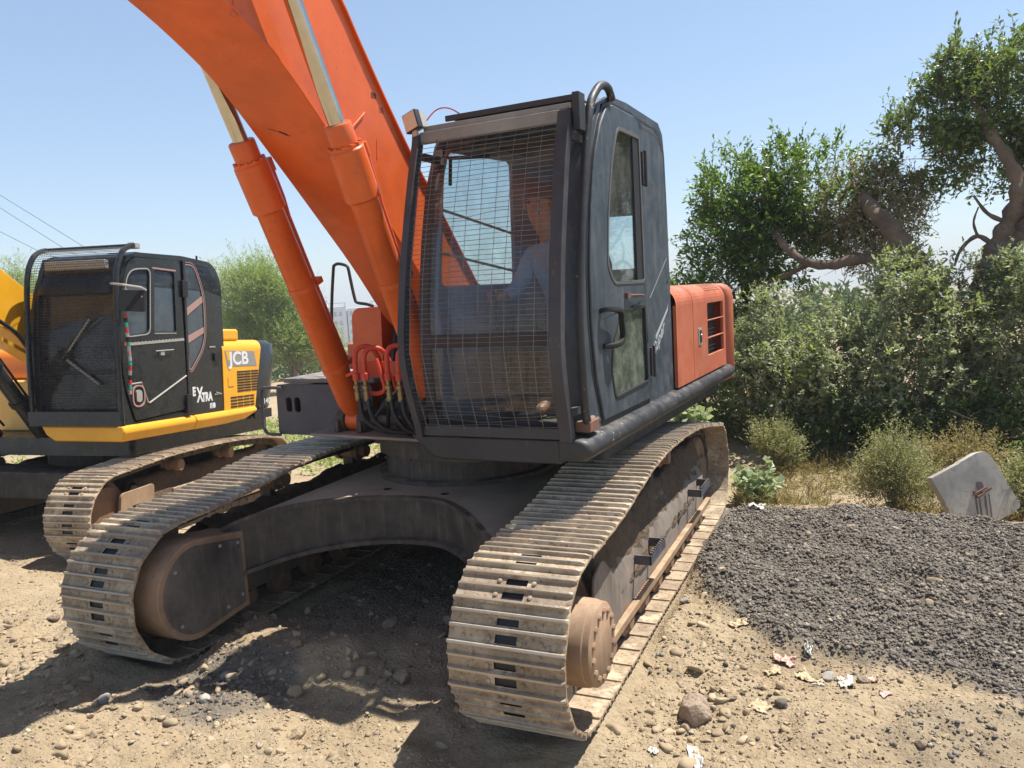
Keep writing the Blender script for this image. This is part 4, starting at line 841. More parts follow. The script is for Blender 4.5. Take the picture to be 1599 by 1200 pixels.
# ---- hard pipes and hoses at the boom foot
for i, (x, y) in enumerate(((-.27, -.92), (-.19, -.93), (-.01, -.93), (.075, -.93))):
    h = .0 if i % 2 else .01
    pts = [(x, y, 1.60), (x, y, 1.70), (x + .005, y + .01, 1.76 + h), (x + .03, y + .04, 1.79 + h), (x + .075, y + .08, 1.78 + h), (x + .10, y + .12, 1.72), (x + .11, y + .15, 1.62), (x + .10, y + .2, 1.5)]
    mb = MB(); mb.tube(smoothpts(pts, 5), .0165, 10); mb.lathe((x, y, 1.585), (0, 0, 1), [(0, .024), (.045, .024), (.05, .018)], 10); U(mb, 'hard_pipe', 'orangered')
    hs = MB(); hx = x + .015; hs.tube(smoothpts([(hx, y, 1.46), (x + .03, y - .01, 1.38), (x + .07, y - .01, 1.31), (x + .16 - i * .02, y + .03, 1.25), (x + .28 - i * .03, y + .12, 1.225), (x + .36 - i * .03, y + .22, 1.22)], 6), .0165, 10)
    ho = U(hs, 'hose', 'rubber')
    mb = MB(); mb.lathe((hx - .01, y, 1.45), (-.06, 0, 1), [(0, .018), (.06, .02), (.062, .015), (.075, .015), (.078, .022), (.10, .022), (.105, .014), (.13, .014), (.14, .018)], 8); mb.build('hose_fitting', 'brass', ho)
mb = MB(); mb.tube(smoothpts([(-.44, -.80, 1.60), (-.30, -.84, 1.64), (-.1, -.84, 1.66), (.1, -.84, 1.66)], 4), .014, 8); mb.tube(smoothpts([(-.13, -.88, 1.72), (-.10, -.88, 1.62), (-.08, -.88, 1.52), (-.14, -.88, 1.49), (-.22, -.88, 1.5)], 4), .015, 8); mb.box((-.34, -.86, 1.60), (.12, -.845, 1.70)); U(mb, 'pipe_manifold', 'orangered', bev=.002)
r_ = random.Random(5)
for k in range(12):
    x = r_.uniform(-.32, .1); mb = MB(); y = -.62 + r_.uniform(-.12, .2)
    mb.tube(smoothpts([(x, y, 1.19), (x + r_.uniform(-.1, .1), y - .1, 1.3 + r_.uniform(0, .1)), (x + r_.uniform(0, .25), y - .03, 1.45), (x + r_.uniform(.0, .3), y + .2, 1.5 + r_.uniform(0, .15)), (x + .1, y + .45, 1.5)], 5), .015, 8); U(mb, 'hose', 'rubber')
mb = MB(); mb.panel([rpoly([(-.48, 1.185), (-.30, 1.60), (-.12, 1.62), (.12, 1.55), (.36, 1.185)], .04)], xz, -.35, -.32); U(mb, 'pipe_shield', 'greyblue')
# ---- engine bay, side panels, counterweight
sec = [(-1.28, 1.185), (1.33, 1.185), (1.33, 1.93)] + arc(1.23, 1.94, .10, 0, 90, 6) + [(-1.20, 2.04), (-1.28, 1.96)]
mb = MB(); mb.loft([[(a, y, z) for a, z in sec] for y in (.72, 2.50)]); U(mb, 'engine_bay', 'orange_old', smooth=50)
V3 = [[(1.70 + 0, z), (2.33, z), (2.33, z + .145), (1.70, z + .145)] for z in (1.465, 1.615, 1.765)]
mb = MB(); mb.panel([[(.705, 1.32), (1.20, 1.32), (1.20, 1.93), (.705, 1.93)]], yz, 1.405, 1.43)
for a in range(8):  # rounded shoulder rolled over onto the roof
    a0, a1 = R(a * 90 / 8), R((a + 1) * 90 / 8)
    for (y0, y1) in ((.705, 1.20),):
        q = [(1.29 + .14 * math.cos(t), 1.93 + .14 * math.sin(t)) for t in (a0, a1)]
        mb.add([(q[0][0], y0, q[0][1]), (q[0][0], y1, q[0][1]), (q[1][0], y1, q[1][1]), (q[1][0], y0, q[1][1])], [(0, 1, 2, 3)])
mb.box((-.2, .705, 2.045), (1.29, 1.20, 2.07)); U(mb, 'front_side_panel', 'orange_old', smooth=40)
VH = [rpoly(v, .02) for v in V3]
mb = MB(); mb.panel([[(1.212, 1.32), (2.42, 1.32), (2.42, 1.93), (1.212, 1.93)]] + VH, yz, 1.405, 1.43)
for a in range(8):
    a0, a1 = R(a * 90 / 8), R((a + 1) * 90 / 8); q = [(1.29 + .14 * math.cos(t), 1.93 + .14 * math.sin(t)) for t in (a0, a1)]
    mb.add([(q[0][0], 1.212, q[0][1]), (q[0][0], 2.42, q[0][1]), (q[1][0], 2.42, q[1][1]), (q[1][0], 1.212, q[1][1])], [(0, 1, 2, 3)])
mb.box((-.2, 1.212, 2.045), (1.29, 2.42, 2.07)); ED = U(mb, 'engine_door', 'orange_old', smooth=40)
mb = MB(); mb.panel([[(1.68, 1.45), (2.35, 1.45), (2.35, 1.92), (1.68, 1.92)]], yz, 1.335, 1.345); mb.build('vent_screen', 'rubber', ED)
mb = MB()
for z0 in (1.465, 1.615, 1.765):
    for k in range(4): mb.tube([(1.36, 1.70, z0 + .02 + k * .035), (1.36, 2.33, z0 + .02 + k * .035)], .003, 4)
mb.build('vent_louvre', 'blackmesh', ED)
mb = MB(); mb.panel([rpoly([(1.37, 1.58), (1.47, 1.58), (1.47, 1.72), (1.37, 1.72)], .01)], yz, 1.43, 1.436); mb.build('latch_plate', 'alu', ED)
mb = MB(); mb.box((1.4365, 1.395, 1.60), (1.441, 1.445, 1.70)); mb.build('latch_recess', 'rubber', ED); mb = MB(); mb.lathe((1.441, 1.42, 1.66), (1, 0, 0), [(0, .012), (.008, .009)], 10); mb.build('latch_button', 'alu', ED)
mb = MB()
for i in range(16):
    for j in range(5):
        a_ = R(38 + j * 9); mb.lathe((1.29 + .1402 * math.cos(a_), 1.75 + i * .036, 1.93 + .1402 * math.sin(a_)), (math.cos(a_), 0, math.sin(a_)), [(0, .008), (.0006, .008)], 6)
mb.build('vent_hole', 'rubberhole', ED)
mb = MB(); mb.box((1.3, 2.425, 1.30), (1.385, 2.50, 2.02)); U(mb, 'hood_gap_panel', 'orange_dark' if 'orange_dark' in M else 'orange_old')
cwo = [(-1.40, 2.52), (1.32, 2.52), (1.44, 2.54), (1.465, 2.66), (1.40, 2.82), (1.15, 3.0), (.6, 3.10), (-.6, 3.10), (-1.2, 2.95), (-1.42, 2.75)]
def sc2(pts, k, c_=(0, 2.7)): return [(c_[0] + (a - c_[0]) * k, c_[1] + (b - c_[1]) * k) for a, b in pts]
mb = MB(); mb.loft([[(a, b, z) for a, b in sc2(rpoly(cwo, .06), k)] for z, k in ((1.13, .93), (1.16, .975), (1.22, 1.0), (1.93, 1.0), (2.0, .99), (2.045, .965), (2.065, .93))]); U(mb, 'counterweight', 'orange_old', smooth=50)
# ---- orange tank cap housing and black rail, grey box on the far front corner
mb = MB(); mb.panel([rpoly([(-.84, 1.185), (-.57, 1.185), (-.54, 2.045), (-.81, 2.045)], [0, 0, .015, .09], 6)], xz, -.22, .4); U(mb, 'side_housing', 'orange', bev=.012)
mb = MB(); mb.box((-1.3, .3, 1.185), (-.5, 2.4, 1.75)); U(mb, 'far_side_body', 'orange_old', bev=.03)
mb = MB(); mb.tube(smoothpts([(-1.03, -.20, 1.80), (-1.01, -.20, 2.06), (-.965, -.20, 2.34), (-.95, -.20, 2.375), (-.91, -.20, 2.385), (-.85, -.20, 2.37), (-.825, -.20, 2.35), (-.81, -.20, 2.26), (-.785, -.20, 2.12), (-.765, -.20, 2.085), (-.68, -.20, 2.07), (-.62, -.20, 2.052)], 3), .012, 8); mb.tube([(-1.03, -.2, 1.80), (-1.03, -.2, 1.535)], .012, 8); U(mb, 'hand_rail', 'black')
BX = empty('step_box'); BX.parent = EX; BX.rotation_euler.z = TH
mb = MB(); wins = [rpoly([(-1.345 + k, 1.275), (-1.285 + k, 1.275), (-1.285 + k, 1.39), (-1.345 + k, 1.39)], .03, 5) for k in (0, .085)]
mb.panel([rpoly([(-1.44, 1.10), (-.52, 1.10), (-.52, 1.49), (-1.43, 1.49)], .03)] + wins, xz, -.43, -.41); mb.box((-1.425, -.408, 1.11), (-1.40, .28, 1.485)); mb.box((-1.39, -.05, 1.11), (-.53, -.03, 1.485)); mb.box((-1.39, -.40, 1.10), (-.55, .27, 1.115)); mb.build('box_body', 'greyblue', BX, bev=.006)
mb = MB(); mb.box((-1.36, -.42, 1.50), (-.50, .28, 1.535)); mb.build('box_lid', 'boxlid', BX, bev=.008)
mb = MB(); mb.cyl((-1.24, -.3, 1.13), (-1.24, -.3, 1.45), .05, 16); mb.build('canister', 'paper', BX)
mb = MB(); mb.tube(smoothpts([(-1.36, -.45, 1.465), (-1.46, -.48, 1.47), (-1.53, -.48, 1.45), (-1.545, -.48, 1.30), (-1.54, -.48, 1.16), (-1.50, -.48, 1.11), (-1.40, -.45, 1.10)], 5), .013, 8); mb.build('grab_rail', 'greyblue', BX)
# ------------------------------------------------------------------ yellow excavator
def text_mesh(o):
    bpy.context.view_layer.update(); me = bpy.data.meshes.new_from_object(o); n = bpy.data.objects.new(o.name, me); sc.collection.objects.link(n)
    n.parent = o.parent; n.matrix_local = o.matrix_local.copy(); nm = o.name; bpy.data.objects.remove(o); n.name = nm; return n
for o in [q for q in sc.objects if q.type == 'FONT']: text_mesh(o)
JP, JR, JU, JS = -.072, .007, .208, .177
JX = empty('yellow_excavator', (-5.209, .979, -.241)); JX.rotation_euler = (JP, JR, 0)
tag(JX, 'smaller yellow tracked excavator with black cab and caged front, standing at the left', 'excavator', 'excavators on the yard')
def JU_(mb, name, mat, par=None, **k): return mb.build(name, mat, par or JX, rz=(JU if par is None else 0), **k)
def JC(mb, name, mat, par=None, **k): return mb.build(name, mat, par or JX, rz=(JS if par is None else 0), **k)
jproto = None
for sd in (1, -1):
    tr = empty('track'); tr.parent = JX; tr.rotation_euler.z = JU; xc = sd * (1.36 - .24)
    if jproto is None: jproto = shoe_mesh(.48, .172, .018).build('track_shoe', ['shoe', 'chassis', 'rubber'], tr); pr = jproto
    else: pr = jproto.copy(); sc.collection.objects.link(pr)
    track(tr, xc, .48, trackpath(1.473, .385, .415, [(-1.1, .83), (-.7, .86), (-.2, .87), (.3, .87), (.8, .85), (1.2, .82)]), .172, pr)
    mb = MB(); sec = [(.14, .15), (.14, .42), (.05, .60), (-.05, .60), (-.14, .42), (-.14, .15)]; mb.loft([[(xc + a * sd, y, z) for a, z in sec] for y in (-.95, 1.3)]); mb.build('track_frame', 'jframe', tr, bev=.01)
    mb = MB(); mb.panel([rpoly([(-1.42, .25), (-.92, .2), (-.90, .62), (-1.38, .60)], .04), rpoly([(-1.24, .40), (-1.10, .40), (-1.10, .46), (-1.24, .46)], .03)], yz, xc + .15 * sd, xc + .18 * sd); mb.build('idler_bracket', 'jframe', tr, bev=.008); mb = MB()
    mb.box((xc + .17 * sd, -.62, .38), (xc + .2 * sd, -.2, .52)); mb.build('frame_boss', 'jframe', tr, bev=.01); mb = MB(); mb.box((xc + .13 * sd, .1, .38), (xc + .17 * sd, .5, .46)); mb.build('frame_boss', 'jframe', tr, bev=.01)
    ys = np.linspace(-1.0, 1.3, 90); us = np.linspace(0, 1, 14); Yg, Ug = np.meshgrid(ys, us, indexing='ij')
    pf = np.interp(Ug, [0, .15, .5, .62, 1], [.36, .46, .65, .65, .42]); xo = np.interp(Ug, [0, .5, .62, 1], [.16, .05, -.05, -.14]); n = fbm(Yg * 4, Ug * 3 + 9 * sd, 50) * .16 + .01; ed = np.clip(np.minimum(Ug, 1 - Ug) * 6, 0, 1)
    V = np.stack([xc + xo * sd, Yg, pf + n * ed], -1).reshape(-1, 3); ii = np.arange(90 * 14).reshape(90, 14)
    bigmesh('packed_dirt', V, np.stack([ii[:-1, :-1], ii[1:, :-1], ii[1:, 1:], ii[:-1, 1:]], -1).reshape(-1, 4), M['packed'], tr, True)
    MB().lathe((xc - .11, -1.473, .415), (1, 0, 0), [(0, .12), (.02, .26), (.07, .28), (.08, .32), (.14, .32), (.15, .28), (.2, .26), (.22, .12)], 32).build('idler', 'rust', tr)
    MB().lathe((xc - .15, 1.473, .415), (1, 0, 0), [(0, .2), (.1, .3), (.14, .3), (.16, .22), (.3, .2)], 32).build('final_drive', 'rust', tr)
    for y in (-.45, .5): MB().lathe((xc - .02, y, .735), (1, 0, 0), [(0, .07), (.06, .07), (.065, .05), (.13, .05), (.14, .065), (.2, .06)], 16).build('carrier_roller', 'rust', tr)
mb = MB(); mb.panel([rpoly([(-.95, -1.0), (.95, -1.0), (.6, 0), (.95, 1.0), (-.95, 1.0), (-.6, 0)], .2)], lambda a, b, c: (a, b, c), .45, .72); mb.lathe((0, 0, .7), (0, 0, 1), [(0, .55), (.2, .55)], 40); JU_(mb, 'carbody', 'chassis', bev=.02)
mb = MB(); mb.panel([rpoly([(-.5, -1.0), (.4, -1.0), (1.15, -.95), (1.15, 1.6), (-1.15, 1.6), (-1.15, -.2)], .08)], lambda a, b, c: (a, b, c), .90, 1.08); JC(mb, 'upper_deck', 'blackgloss', bev=.01)
mb = MB() # yellow skirt: front return and long side
sk = [(.26, 1.215), (1.21, 1.215), (1.235, 1.16), (1.20, 1.058), (.42, 1.058), (.32, 1.12)]
mb.loft([[(a, y, z) for a, z in sk] for y in (-1.13, .0)]); JC(mb, 'front_skirt', 'yellow', bev=.025, seg=3)
mb = MB(); sc_s = [(.9, 1.215), (1.215, 1.215), (1.24, 1.16), (1.20, 1.058), (.95, 1.04)]
mb.loft([[(a, y, z if z > 1.1 else z + k) for a, z in sc_s] for y, k in ((.002, 0), (.6, 0), (1.0, .02), (1.22, .10))]); JC(mb, 'side_skirt', 'yellow', bev=.02, seg=3)
# cab
JCAB = empty('cab'); JCAB.parent = JX; JCAB.rotation_euler.z = JS
def JK(mb, name, mat, **k): return mb.build(name, mat, JCAB, **k)
JSIDE = rpoly([(-1.10, 1.215), (-1.14, 2.0), (-1.08, 2.55), (-.88, 2.91), (-.1, 2.945), (.46, 2.92), (.61, 2.72), (.62, 1.9), (.57, 1.215)], [0, .3, .25, .12, .05, .2, .15, .1, 0], 5)
JDOOR = rpoly([(-.93, 1.24), (-1.07, 1.62), (-1.11, 2.0), (-1.06, 2.55), (-.93, 2.86), (-.14, 2.88), (-.12, 2.1), (-.10, 1.29)], [.03, .1, .2, .2, .12, .06, 0, .04], 5)
JW1 = rpoly([(-1.0, 2.09), (-1.0, 2.35), (-.95, 2.72), (-.64, 2.75), (-.68, 2.12)], [.06, .1, .15, .05, .05], 5)
JW2 = rpoly([(-.60, 2.13), (-.56, 2.76), (-.25, 2.76), (-.25, 2.13)], .02, 2)
JW3 = rpoly([(-.02, 1.72), (-.06, 2.84), (.10, 2.85), (.25, 2.55), (.25, 2.0)], [.03, .04, .12, .2, .2], 5)
mb = MB(); mb.panel([JSIDE, off(JDOOR, .008), JW3], yz, 1.155, 1.19); JK(mb, 'side_panel', 'blackgloss', bev=.012, seg=3)
mb = MB(); mb.panel([off(JDOOR, -.008), JW1, JW2], yz, 1.17, 1.205); JK(mb, 'door', 'blackgloss', bev=.01, seg=3)
for lp in (JW1, JW2, JW3): mb = MB(); mb.panel([off(lp, .006)], yz, 1.178, 1.184); JK(mb, 'window', 'glass_dark')
for lp, mt, x in ((JW1, 'decalgrey', 1.2055), (JW3, 'pinkline', 1.1905)): mb = MB(); mb.panel([off(lp, .022), off(lp, .010)], yz, x, x + .002); JK(mb, 'pinstripe', mt)
mb = MB(); mb.panel([off(JW3, .045), off(JW3, .038)], yz, 1.1905, 1.192); mb.panel([[(-.05, 2.30), (.28, 2.48), (.28, 2.55), (-.05, 2.38)]], yz, 1.186, 1.190); mb.panel([[(-.05, 2.0), (.25, 2.12), (.27, 2.19), (-.05, 2.08)]], yz, 1.186, 1.190); JK(mb, 'pinstripe', 'pinkline')
mb = MB(); mb.panel([[(-.58, 2.768), (-.22, 2.768), (-.22, 2.784), (-.60, 2.784)]], yz, 1.2055, 1.2065); JK(mb, 'pinstripe', 'pinkline')
mb = MB(); mb.panel([[(-.60, 2.105), (-.25, 2.11), (-.25, 2.118), (-.60, 2.115)]], yz, 1.2055, 1.2065); JK(mb, 'pinstripe', 'decalgrey')
mb = MB(); mb.panel([[(-1.05, 1.985), (-.13, 2.035), (-.13, 2.06), (-1.05, 2.01)]], yz, 1.2055, 1.2095)
for k in range(17): y = -1.0 + k * .052; mb.lathe((1.209, y, 1.998 + (y + 1.05) * .054 + .01), (1, 0, 0), [(0, .008), (.004, .005)], 6)
JK(mb, 'rivet_strip', 'alu')
mb = MB(); mb.panel([[(-1.05, 1.99), (-.97, 1.995), (-.97, 2.025), (-1.05, 2.02)]], yz, 1.211, 1.213); JK(mb, 'reflector', 'red')
# lower door contour, speaker ring, handle
mb = MB(); mb.tube([(1.206, y, z) for y, z in ((-1.02, 1.61), (-.83, 1.62), (-.80, 1.55), (-.75, 1.42), (-.72, 1.41), (-.12, 1.655))], .010, 6); JK(mb, 'door_crease', 'decalgrey')
mb = MB(); mb.panel([rpoly([(-.97, 1.38), (-.79, 1.38), (-.79, 1.60), (-.97, 1.60)], .09, 6), rpoly([(-.955, 1.395), (-.805, 1.395), (-.805, 1.585), (-.955, 1.585)], .075, 6)], yz, 1.206, 1.216); JK(mb, 'ring_trim', 'pinkline', bev=.003)
mb = MB(); mb.panel([rpoly([(-.92, 1.43), (-.84, 1.43), (-.84, 1.55), (-.92, 1.55)], .04, 6)], yz, 1.206, 1.222); JK(mb, 'round_lock', 'alu', bev=.004)
mb = MB(); mb.tube([(1.225, -.62, 1.93), (1.228, -.34, 1.94)], .006, 6); mb.box((1.205, -.54, 1.885), (1.225, -.48, 1.935)); JK(mb, 'door_latch', 'alu')
for z0, z1 in ((2.5, 2.68), (1.25, 1.45)): mb = MB(); mb.box((1.19, -.155, z0), (1.235, -.065, z1)); JK(mb, 'hinge', 'rubber', bev=.005)
mb = MB(); mb.box((1.185, -.105, 1.45), (1.215, -.065, 2.9)); JK(mb, 'pillar_trim', 'blackgloss', bev=.005)
mb = MB(); mb.panel([rpoly([(.40, 1.80), (.52, 1.80), (.52, 1.90), (.40, 1.90)], .03)], yz, 1.19, 1.215); JK(mb, 'panel_handle', 'rubber', bev=.008)
mb = MB(); mb.box((1.19, .33, 1.955), (1.2, .44, 1.97)); JK(mb, 'panel_trim', 'alu'); mb = MB(); mb.box((1.19, .40, 1.41), (1.2, .52, 1.425)); mb.tube([(1.2, .42, 1.44), (1.2, .52, 1.415)], .007, 6); JK(mb, 'panel_trim', 'alu')
# roof, other walls
rings = []; jp_ = [p for p in JSIDE if p[1] > 2.5]
for x, dz in ((.20, -.06), (.23, -.015), (.30, .0), (1.10, .0), (1.17, -.015), (1.19, -.06)): rings.append([(x, a, b + dz) for a, b in jp_] + [(x, .3, 2.6), (x, -.9, 2.6)])
mb = MB(); mb.loft(rings); JK(mb, 'roof', 'blackgloss', smooth=60)
mb = MB(); mb.box((.6, -.5, 2.93), (.95, -.2, 2.96)); mb.cyl((1.1, .3, 2.9), (1.1, .3, 2.99), .012, 8); JK(mb, 'roof_hatch', 'rubber', bev=.01)
mb = MB(); mb.panel([JSIDE, rpoly([(-.9, 2.0), (-.9, 2.8), (.3, 2.8), (.3, 2.0)], .05)], yz, .20, .23); JK(mb, 'far_side_wall', 'blackgloss'); mb = MB(); mb.panel([rpoly([(-.9, 2.0), (-.9, 2.8), (.3, 2.8), (.3, 2.0)], .05)], yz, .21, .216); JK(mb, 'far_window', 'glass_dark')
mb = MB(); mb.panel([[(.23, 1.2), (1.155, 1.2), (1.155, 2.86), (.23, 2.86)]], xz, .54, .57); JK(mb, 'rear_wall', 'inside')
mb = MB(); mb.box((.23, -1.0, 1.216), (1.155, .54, 1.24)); JK(mb, 'cab_floor', 'inside')
mb = MB(); mb.box((.45, -.3, 1.5), (.95, .15, 1.66)); mb.box((.47, .1, 1.6), (.93, .25, 2.3)); JK(mb, 'seat', 'inside', bev=.04)
jf = [(1.24, -1.07), (2.0, -1.08), (2.5, -1.04), (2.72, -.97), (2.86, -.91)]
for x in (.235, 1.165): mb = MB(); mb.tube([(x, y, z) for z, y in jf], 1, prof=[(-.03, -.03), (.03, -.03), (.03, .03), (-.03, .03)]); JK(mb, 'corner_post', 'blackgloss', bev=.006)
for z0, z1, y in ((1.24, 1.30, -1.07), (1.72, 1.76, -1.08), (2.66, 2.74, -.97)): mb = MB(); mb.box((.26, y - .02, z0), (1.14, y + .02, z1)); JK(mb, 'cross_rail', 'blackgloss', bev=.004)
mb = MB(); mb.loft([[(.26, y + .005, z), (1.14, y + .005, z), (1.14, y + .01, z), (.26, y + .01, z)] for z, y in jf[:-1]]); JK(mb, 'windscreen', 'glass')
mb = MB(); mb.tube([(.62, -1.11, 1.95), (.85, -1.08, 2.25)], .010, 6); mb.tube([(.60, -1.11, 1.86), (.95, -1.10, 1.62)], .014, 6); JK(mb, 'wiper', 'alu')
# caged front
JG = empty('front_cage'); JG.parent = JX; JG.rotation_euler.z = JS
cg = smoothpts([(0, -1.165, 1.24), (0, -1.18, 1.8), (0, -1.17, 2.4), (0, -1.145, 2.70), (0, -1.08, 2.86), (0, -1.00, 2.93), (0, -.90, 2.965)], 6)
for x in (.22, 1.24):
    mb = MB(); mb.tube([(x, p.y, p.z) for p in cg], .026, 8); mb.build('cage_tube', 'blackgloss', JG)
mb = MB(); mb.box((.19, -1.19, 1.217), (1.25, -1.135, 1.27)); mb.box((.19, -1.20, 1.27), (1.25, -1.165, 1.36)); mb.build('cage_rail', 'blackgloss', JG); MB().tube([(.22, -.90, 2.965), (1.24, -.90, 2.965)], .02, 8).build('cage_rail', 'blackgloss', JG)
mb = MB(); k0 = 0; cum = [0]
for a, b in zip(cg, cg[1:]): cum.append(cum[-1] + (b - a).length)
def cgp(s): return (float(np.interp(s, cum, [p.y for p in cg])), float(np.interp(s, cum, [p.z for p in cg])))
for i in range(66):
    y, z = cgp(.1 + (cum[-1] - .1) * i / 65); mb.tube([(.23, y, z), (1.23, y, z)], .0022, 4)
for j in range(38):
    x = .24 + j * .0268; mb.tube([(x, cgp(.1 + (cum[-1] - .1) * k / 20)[0], cgp(.1 + (cum[-1] - .1) * k / 20)[1]) for k in range(21)], .0020, 4)
mb.build('wire_mesh', 'blackmesh', JG)
mb = MB(); mb.box((.32, -1.04, 2.74), (1.02, -.98, 2.83)); JK(mb, 'lamp_bar', 'alu', bev=.008)
mb = MB(); mb.box((1.17, -.90, 2.94), (1.26, -.82, 3.0)); JK(mb, 'work_light', 'alu', bev=.01)
mb = MB(); mb.tube([(1.20, -1.18, 2.58), (1.36, -1.22, 2.56), (1.40, -1.02, 2.545), (1.41, -.96, 2.52)], .011, 8); mb.tube([(1.38, -1.0, 2.55), (1.39, -1.0, 2.45)], .009, 6)
mr = JC(mb, 'mirror_arm', 'alu'); mb = MB(); mb.panel([rpoly([(1.28, 2.32), (1.42, 2.31), (1.43, 2.52), (1.30, 2.52)], .02)], lambda a, b, c: (a - .02, -1.18 + c + (a - 1.28) * 1.3, b), 0, .035); mb.build('mirror', 'rubber', mr, bev=.008)
# striped tassel tape down the front corner
bands = ['alu', 'red', 'teal', 'red', 'teal', 'red', 'rubber', 'teal', 'red', 'alu', 'rubber', 'teal', 'alu', 'pinkline', 'alu', 'teal', 'red', 'alu', 'rubber', 'red', 'teal', 'pinkline']
for k in range(22):
    z = 2.53 - k * .046; mb = MB(); mb.tube([(1.285, -1.09 - .015 * math.sin(k * .3), z), (1.285 + .004 * math.sin(k), -1.09 - .015 * math.sin((k + 1) * .3), z - .044)], .017, 7); JC(mb, 'tassel_band', bands[k])
# engine cover, counterweight, lettering
hs = [(-1.1, 1.08), (1.2, 1.215), (1.2, 1.90)] + arc(1.08, 1.92, .12, 0, 90, 6) + [(-1.0, 2.04), (-1.1, 1.9)]
gr1 = []; mb = MB(); mb.loft([[(a, y + max(0, b - 1.2) * (.24 if y > 1 else 0), b) for a, b in hs] for y in (.57, 1.22)]); HD = JC(mb, 'engine_cover', 'yellow', smooth=50)
mb = MB()
for z in np.linspace(1.425, 1.655, 8):
    for y0, y1 in ((.85, .99), (1.0, 1.14), (1.155, 1.29 + (z - 1.4) * .1)): mb.box((1.199, y0, z - .009), (1.2045, y1, z + .009))
mb.build('cooling_slot', 'rubber', HD)
mb = MB()
for z in (1.245, 1.28, 1.318, 1.355):
    for y0, y1 in ((.70, .83), (.845, .96), (.975, 1.10), (1.115, 1.20)): mb.box((1.199, y0, z - .009), (1.2045, y1, z + .009))
mb.build('cooling_slot', 'rubber', HD)
mb = MB(); mb.panel([rpoly([(.66, 1.49), (.78, 1.49), (.78, 1.60), (.66, 1.60)], .01)], yz, 1.2, 1.206); mb.build('door_lock', 'yellow', HD, bev=.003)
mb = MB(); mb.panel([[(.615, 1.915), (1.235, 1.90), (1.285, 1.72), (.66, 1.725)]], yz, 1.2, 1.203); mb.build('logo_plate', 'greydecal', HD)
tx = text('JCB', 'logo_lettering', 'white', HD, .215, side_m(1.2045, .70, 1.748, 0), 0, .001, 1.22); tx.data.offset = .006; text_mesh(tx)
mb = MB(); mb.panel([[(.63, 1.905), (.71, 1.903), (.73, 1.79), (.68, 1.80)]], yz, 1.2031, 1.2036); mb.build('logo_corner', 'yellow', HD)
mb = MB(); mb.box((.75, .62, 2.03), (1.15, 1.0, 2.17)); mb.build('cover_hump', 'yellow', HD, bev=.03)
cw = rpoly([(-1.15, 1.24), (1.19, 1.24), (1.20, 1.6), (.95, 1.92), (.3, 2.02), (-.3, 2.02), (-.95, 1.9)], [0, .02, .15, .2, .2, .2, .2], 5)
def shp(k, dy): return [(a * k, 1.3 + (b - 1.3) * k + dy * 0, 0) for a, b in cw]
mb = MB(); mb.loft([[(a * k, 1.24 + (b - 1.24) * k + s_, z) for a, b in cw] for z, k, s_ in ((1.0, .80, .0), (1.08, .93, .0), (1.18, .985, .0), (1.35, 1.0, .02), (1.85, 1.0, .13), (1.98, .97, .16), (2.035, .90, .17))]); JC(mb, 'counterweight', 'blackgloss', smooth=60)
mb = MB(); mb.box((1.19, 1.20, 1.05), (1.205, 1.60, 1.165)); JC(mb, 'rear_skirt', 'rubber', bev=.01)
for body, y, z, s_, k in (('E', .00, 1.43, .13, .8), ('X', .075, 1.355, .23, .65), ('TRA', .165, 1.355, .135, .75), ('1110', .30, 1.27, .07, .75)):
    tx = text(body, 'side_lettering', 'white', JCAB, s_, side_m(1.191, y, z, 0), 0, .0008, k); tx.data.offset = .007; text_mesh(tx)
tx = text('JS140', 'model_lettering', 'white', JX, .10, Matrix.Rotation(JS, 4, 'Z') @ side_m(1.222, 1.30, 1.23, 0), 0, .0008, 1.1); text_mesh(tx)
# boom and far-side body of the yellow machine
jb = [(-.45, 1.75), (-.92, 2.0), (-1.25, 2.18), (-2.2, 2.65), (-3.2, 2.85), (-3.2, 3.45), (-2.2, 3.38), (-1.25, 2.76), (-.92, 2.55), (-.30, 2.05)]
mb = MB(); mb.panel([jb], yz, -.42, .02); JC(mb, 'boom', 'yellow', bev=.008)
mb = MB(); mb.panel([[(-.6, 1.72), (-1.30, 2.06), (-1.30, 2.10), (-.6, 1.76)]], yz, .025, .035); JC(mb, 'boom_rib', 'yellow')
for x in (-.50, .10):
    c = empty('boom_cylinder'); c.parent = JX; c.rotation_euler.z = JS; a = Vector((x, -.92, 1.08)); b = Vector((x, -2.1, 2.62)); d = (b - a).normalized()
    MB().lathe(a, d, [(0, .07), (.9, .07), (.9, .085), (1.1, .085), (1.12, .06), (1.13, .04), (1.9, .04)], 24).build('barrel', 'blackgloss', c)
    mb = MB(); mb.tube([a + Vector((.0, .10, .1)), a + d * .5 + Vector((0, .10, .05)), a + d * 1.0 + Vector((0, .1, .05))], .012, 6); mb.lathe(a + d * .45, d, [(0, .088), (.05, .088)], 16); mb.build('feed_pipe', 'rubber', c)
mb = MB(); mb.tube(smoothpts([(.12, -1.5, 2.3), (.14, -1.2, 2.1), (.16, -.98, 1.7), (.14, -.9, 1.3)], 5), .02, 6); JC(mb, 'hose', 'rubber')
mb = MB(); mb.box((-1.15, -.45, 1.08), (-.45, .9, 1.62)); mb.box((-1.16, -.46, 1.60), (-.44, .9, 1.64)); JC(mb, 'storage_box', 'jyellow2', bev=.02)
mb = MB(); mb.box((-1.14, -.40, .93), (-.4, .5, 1.075)); JC(mb, 'far_skirt', 'yellow', bev=.02)
mb = MB(); mb.panel([rpoly([(-.42, 1.64), (.2, 1.64), (.2, 1.98), (-.34, 1.98)], .10)], yz, -1.1, -.5); JC(mb, 'tank_cover', 'jorange', bev=.03)
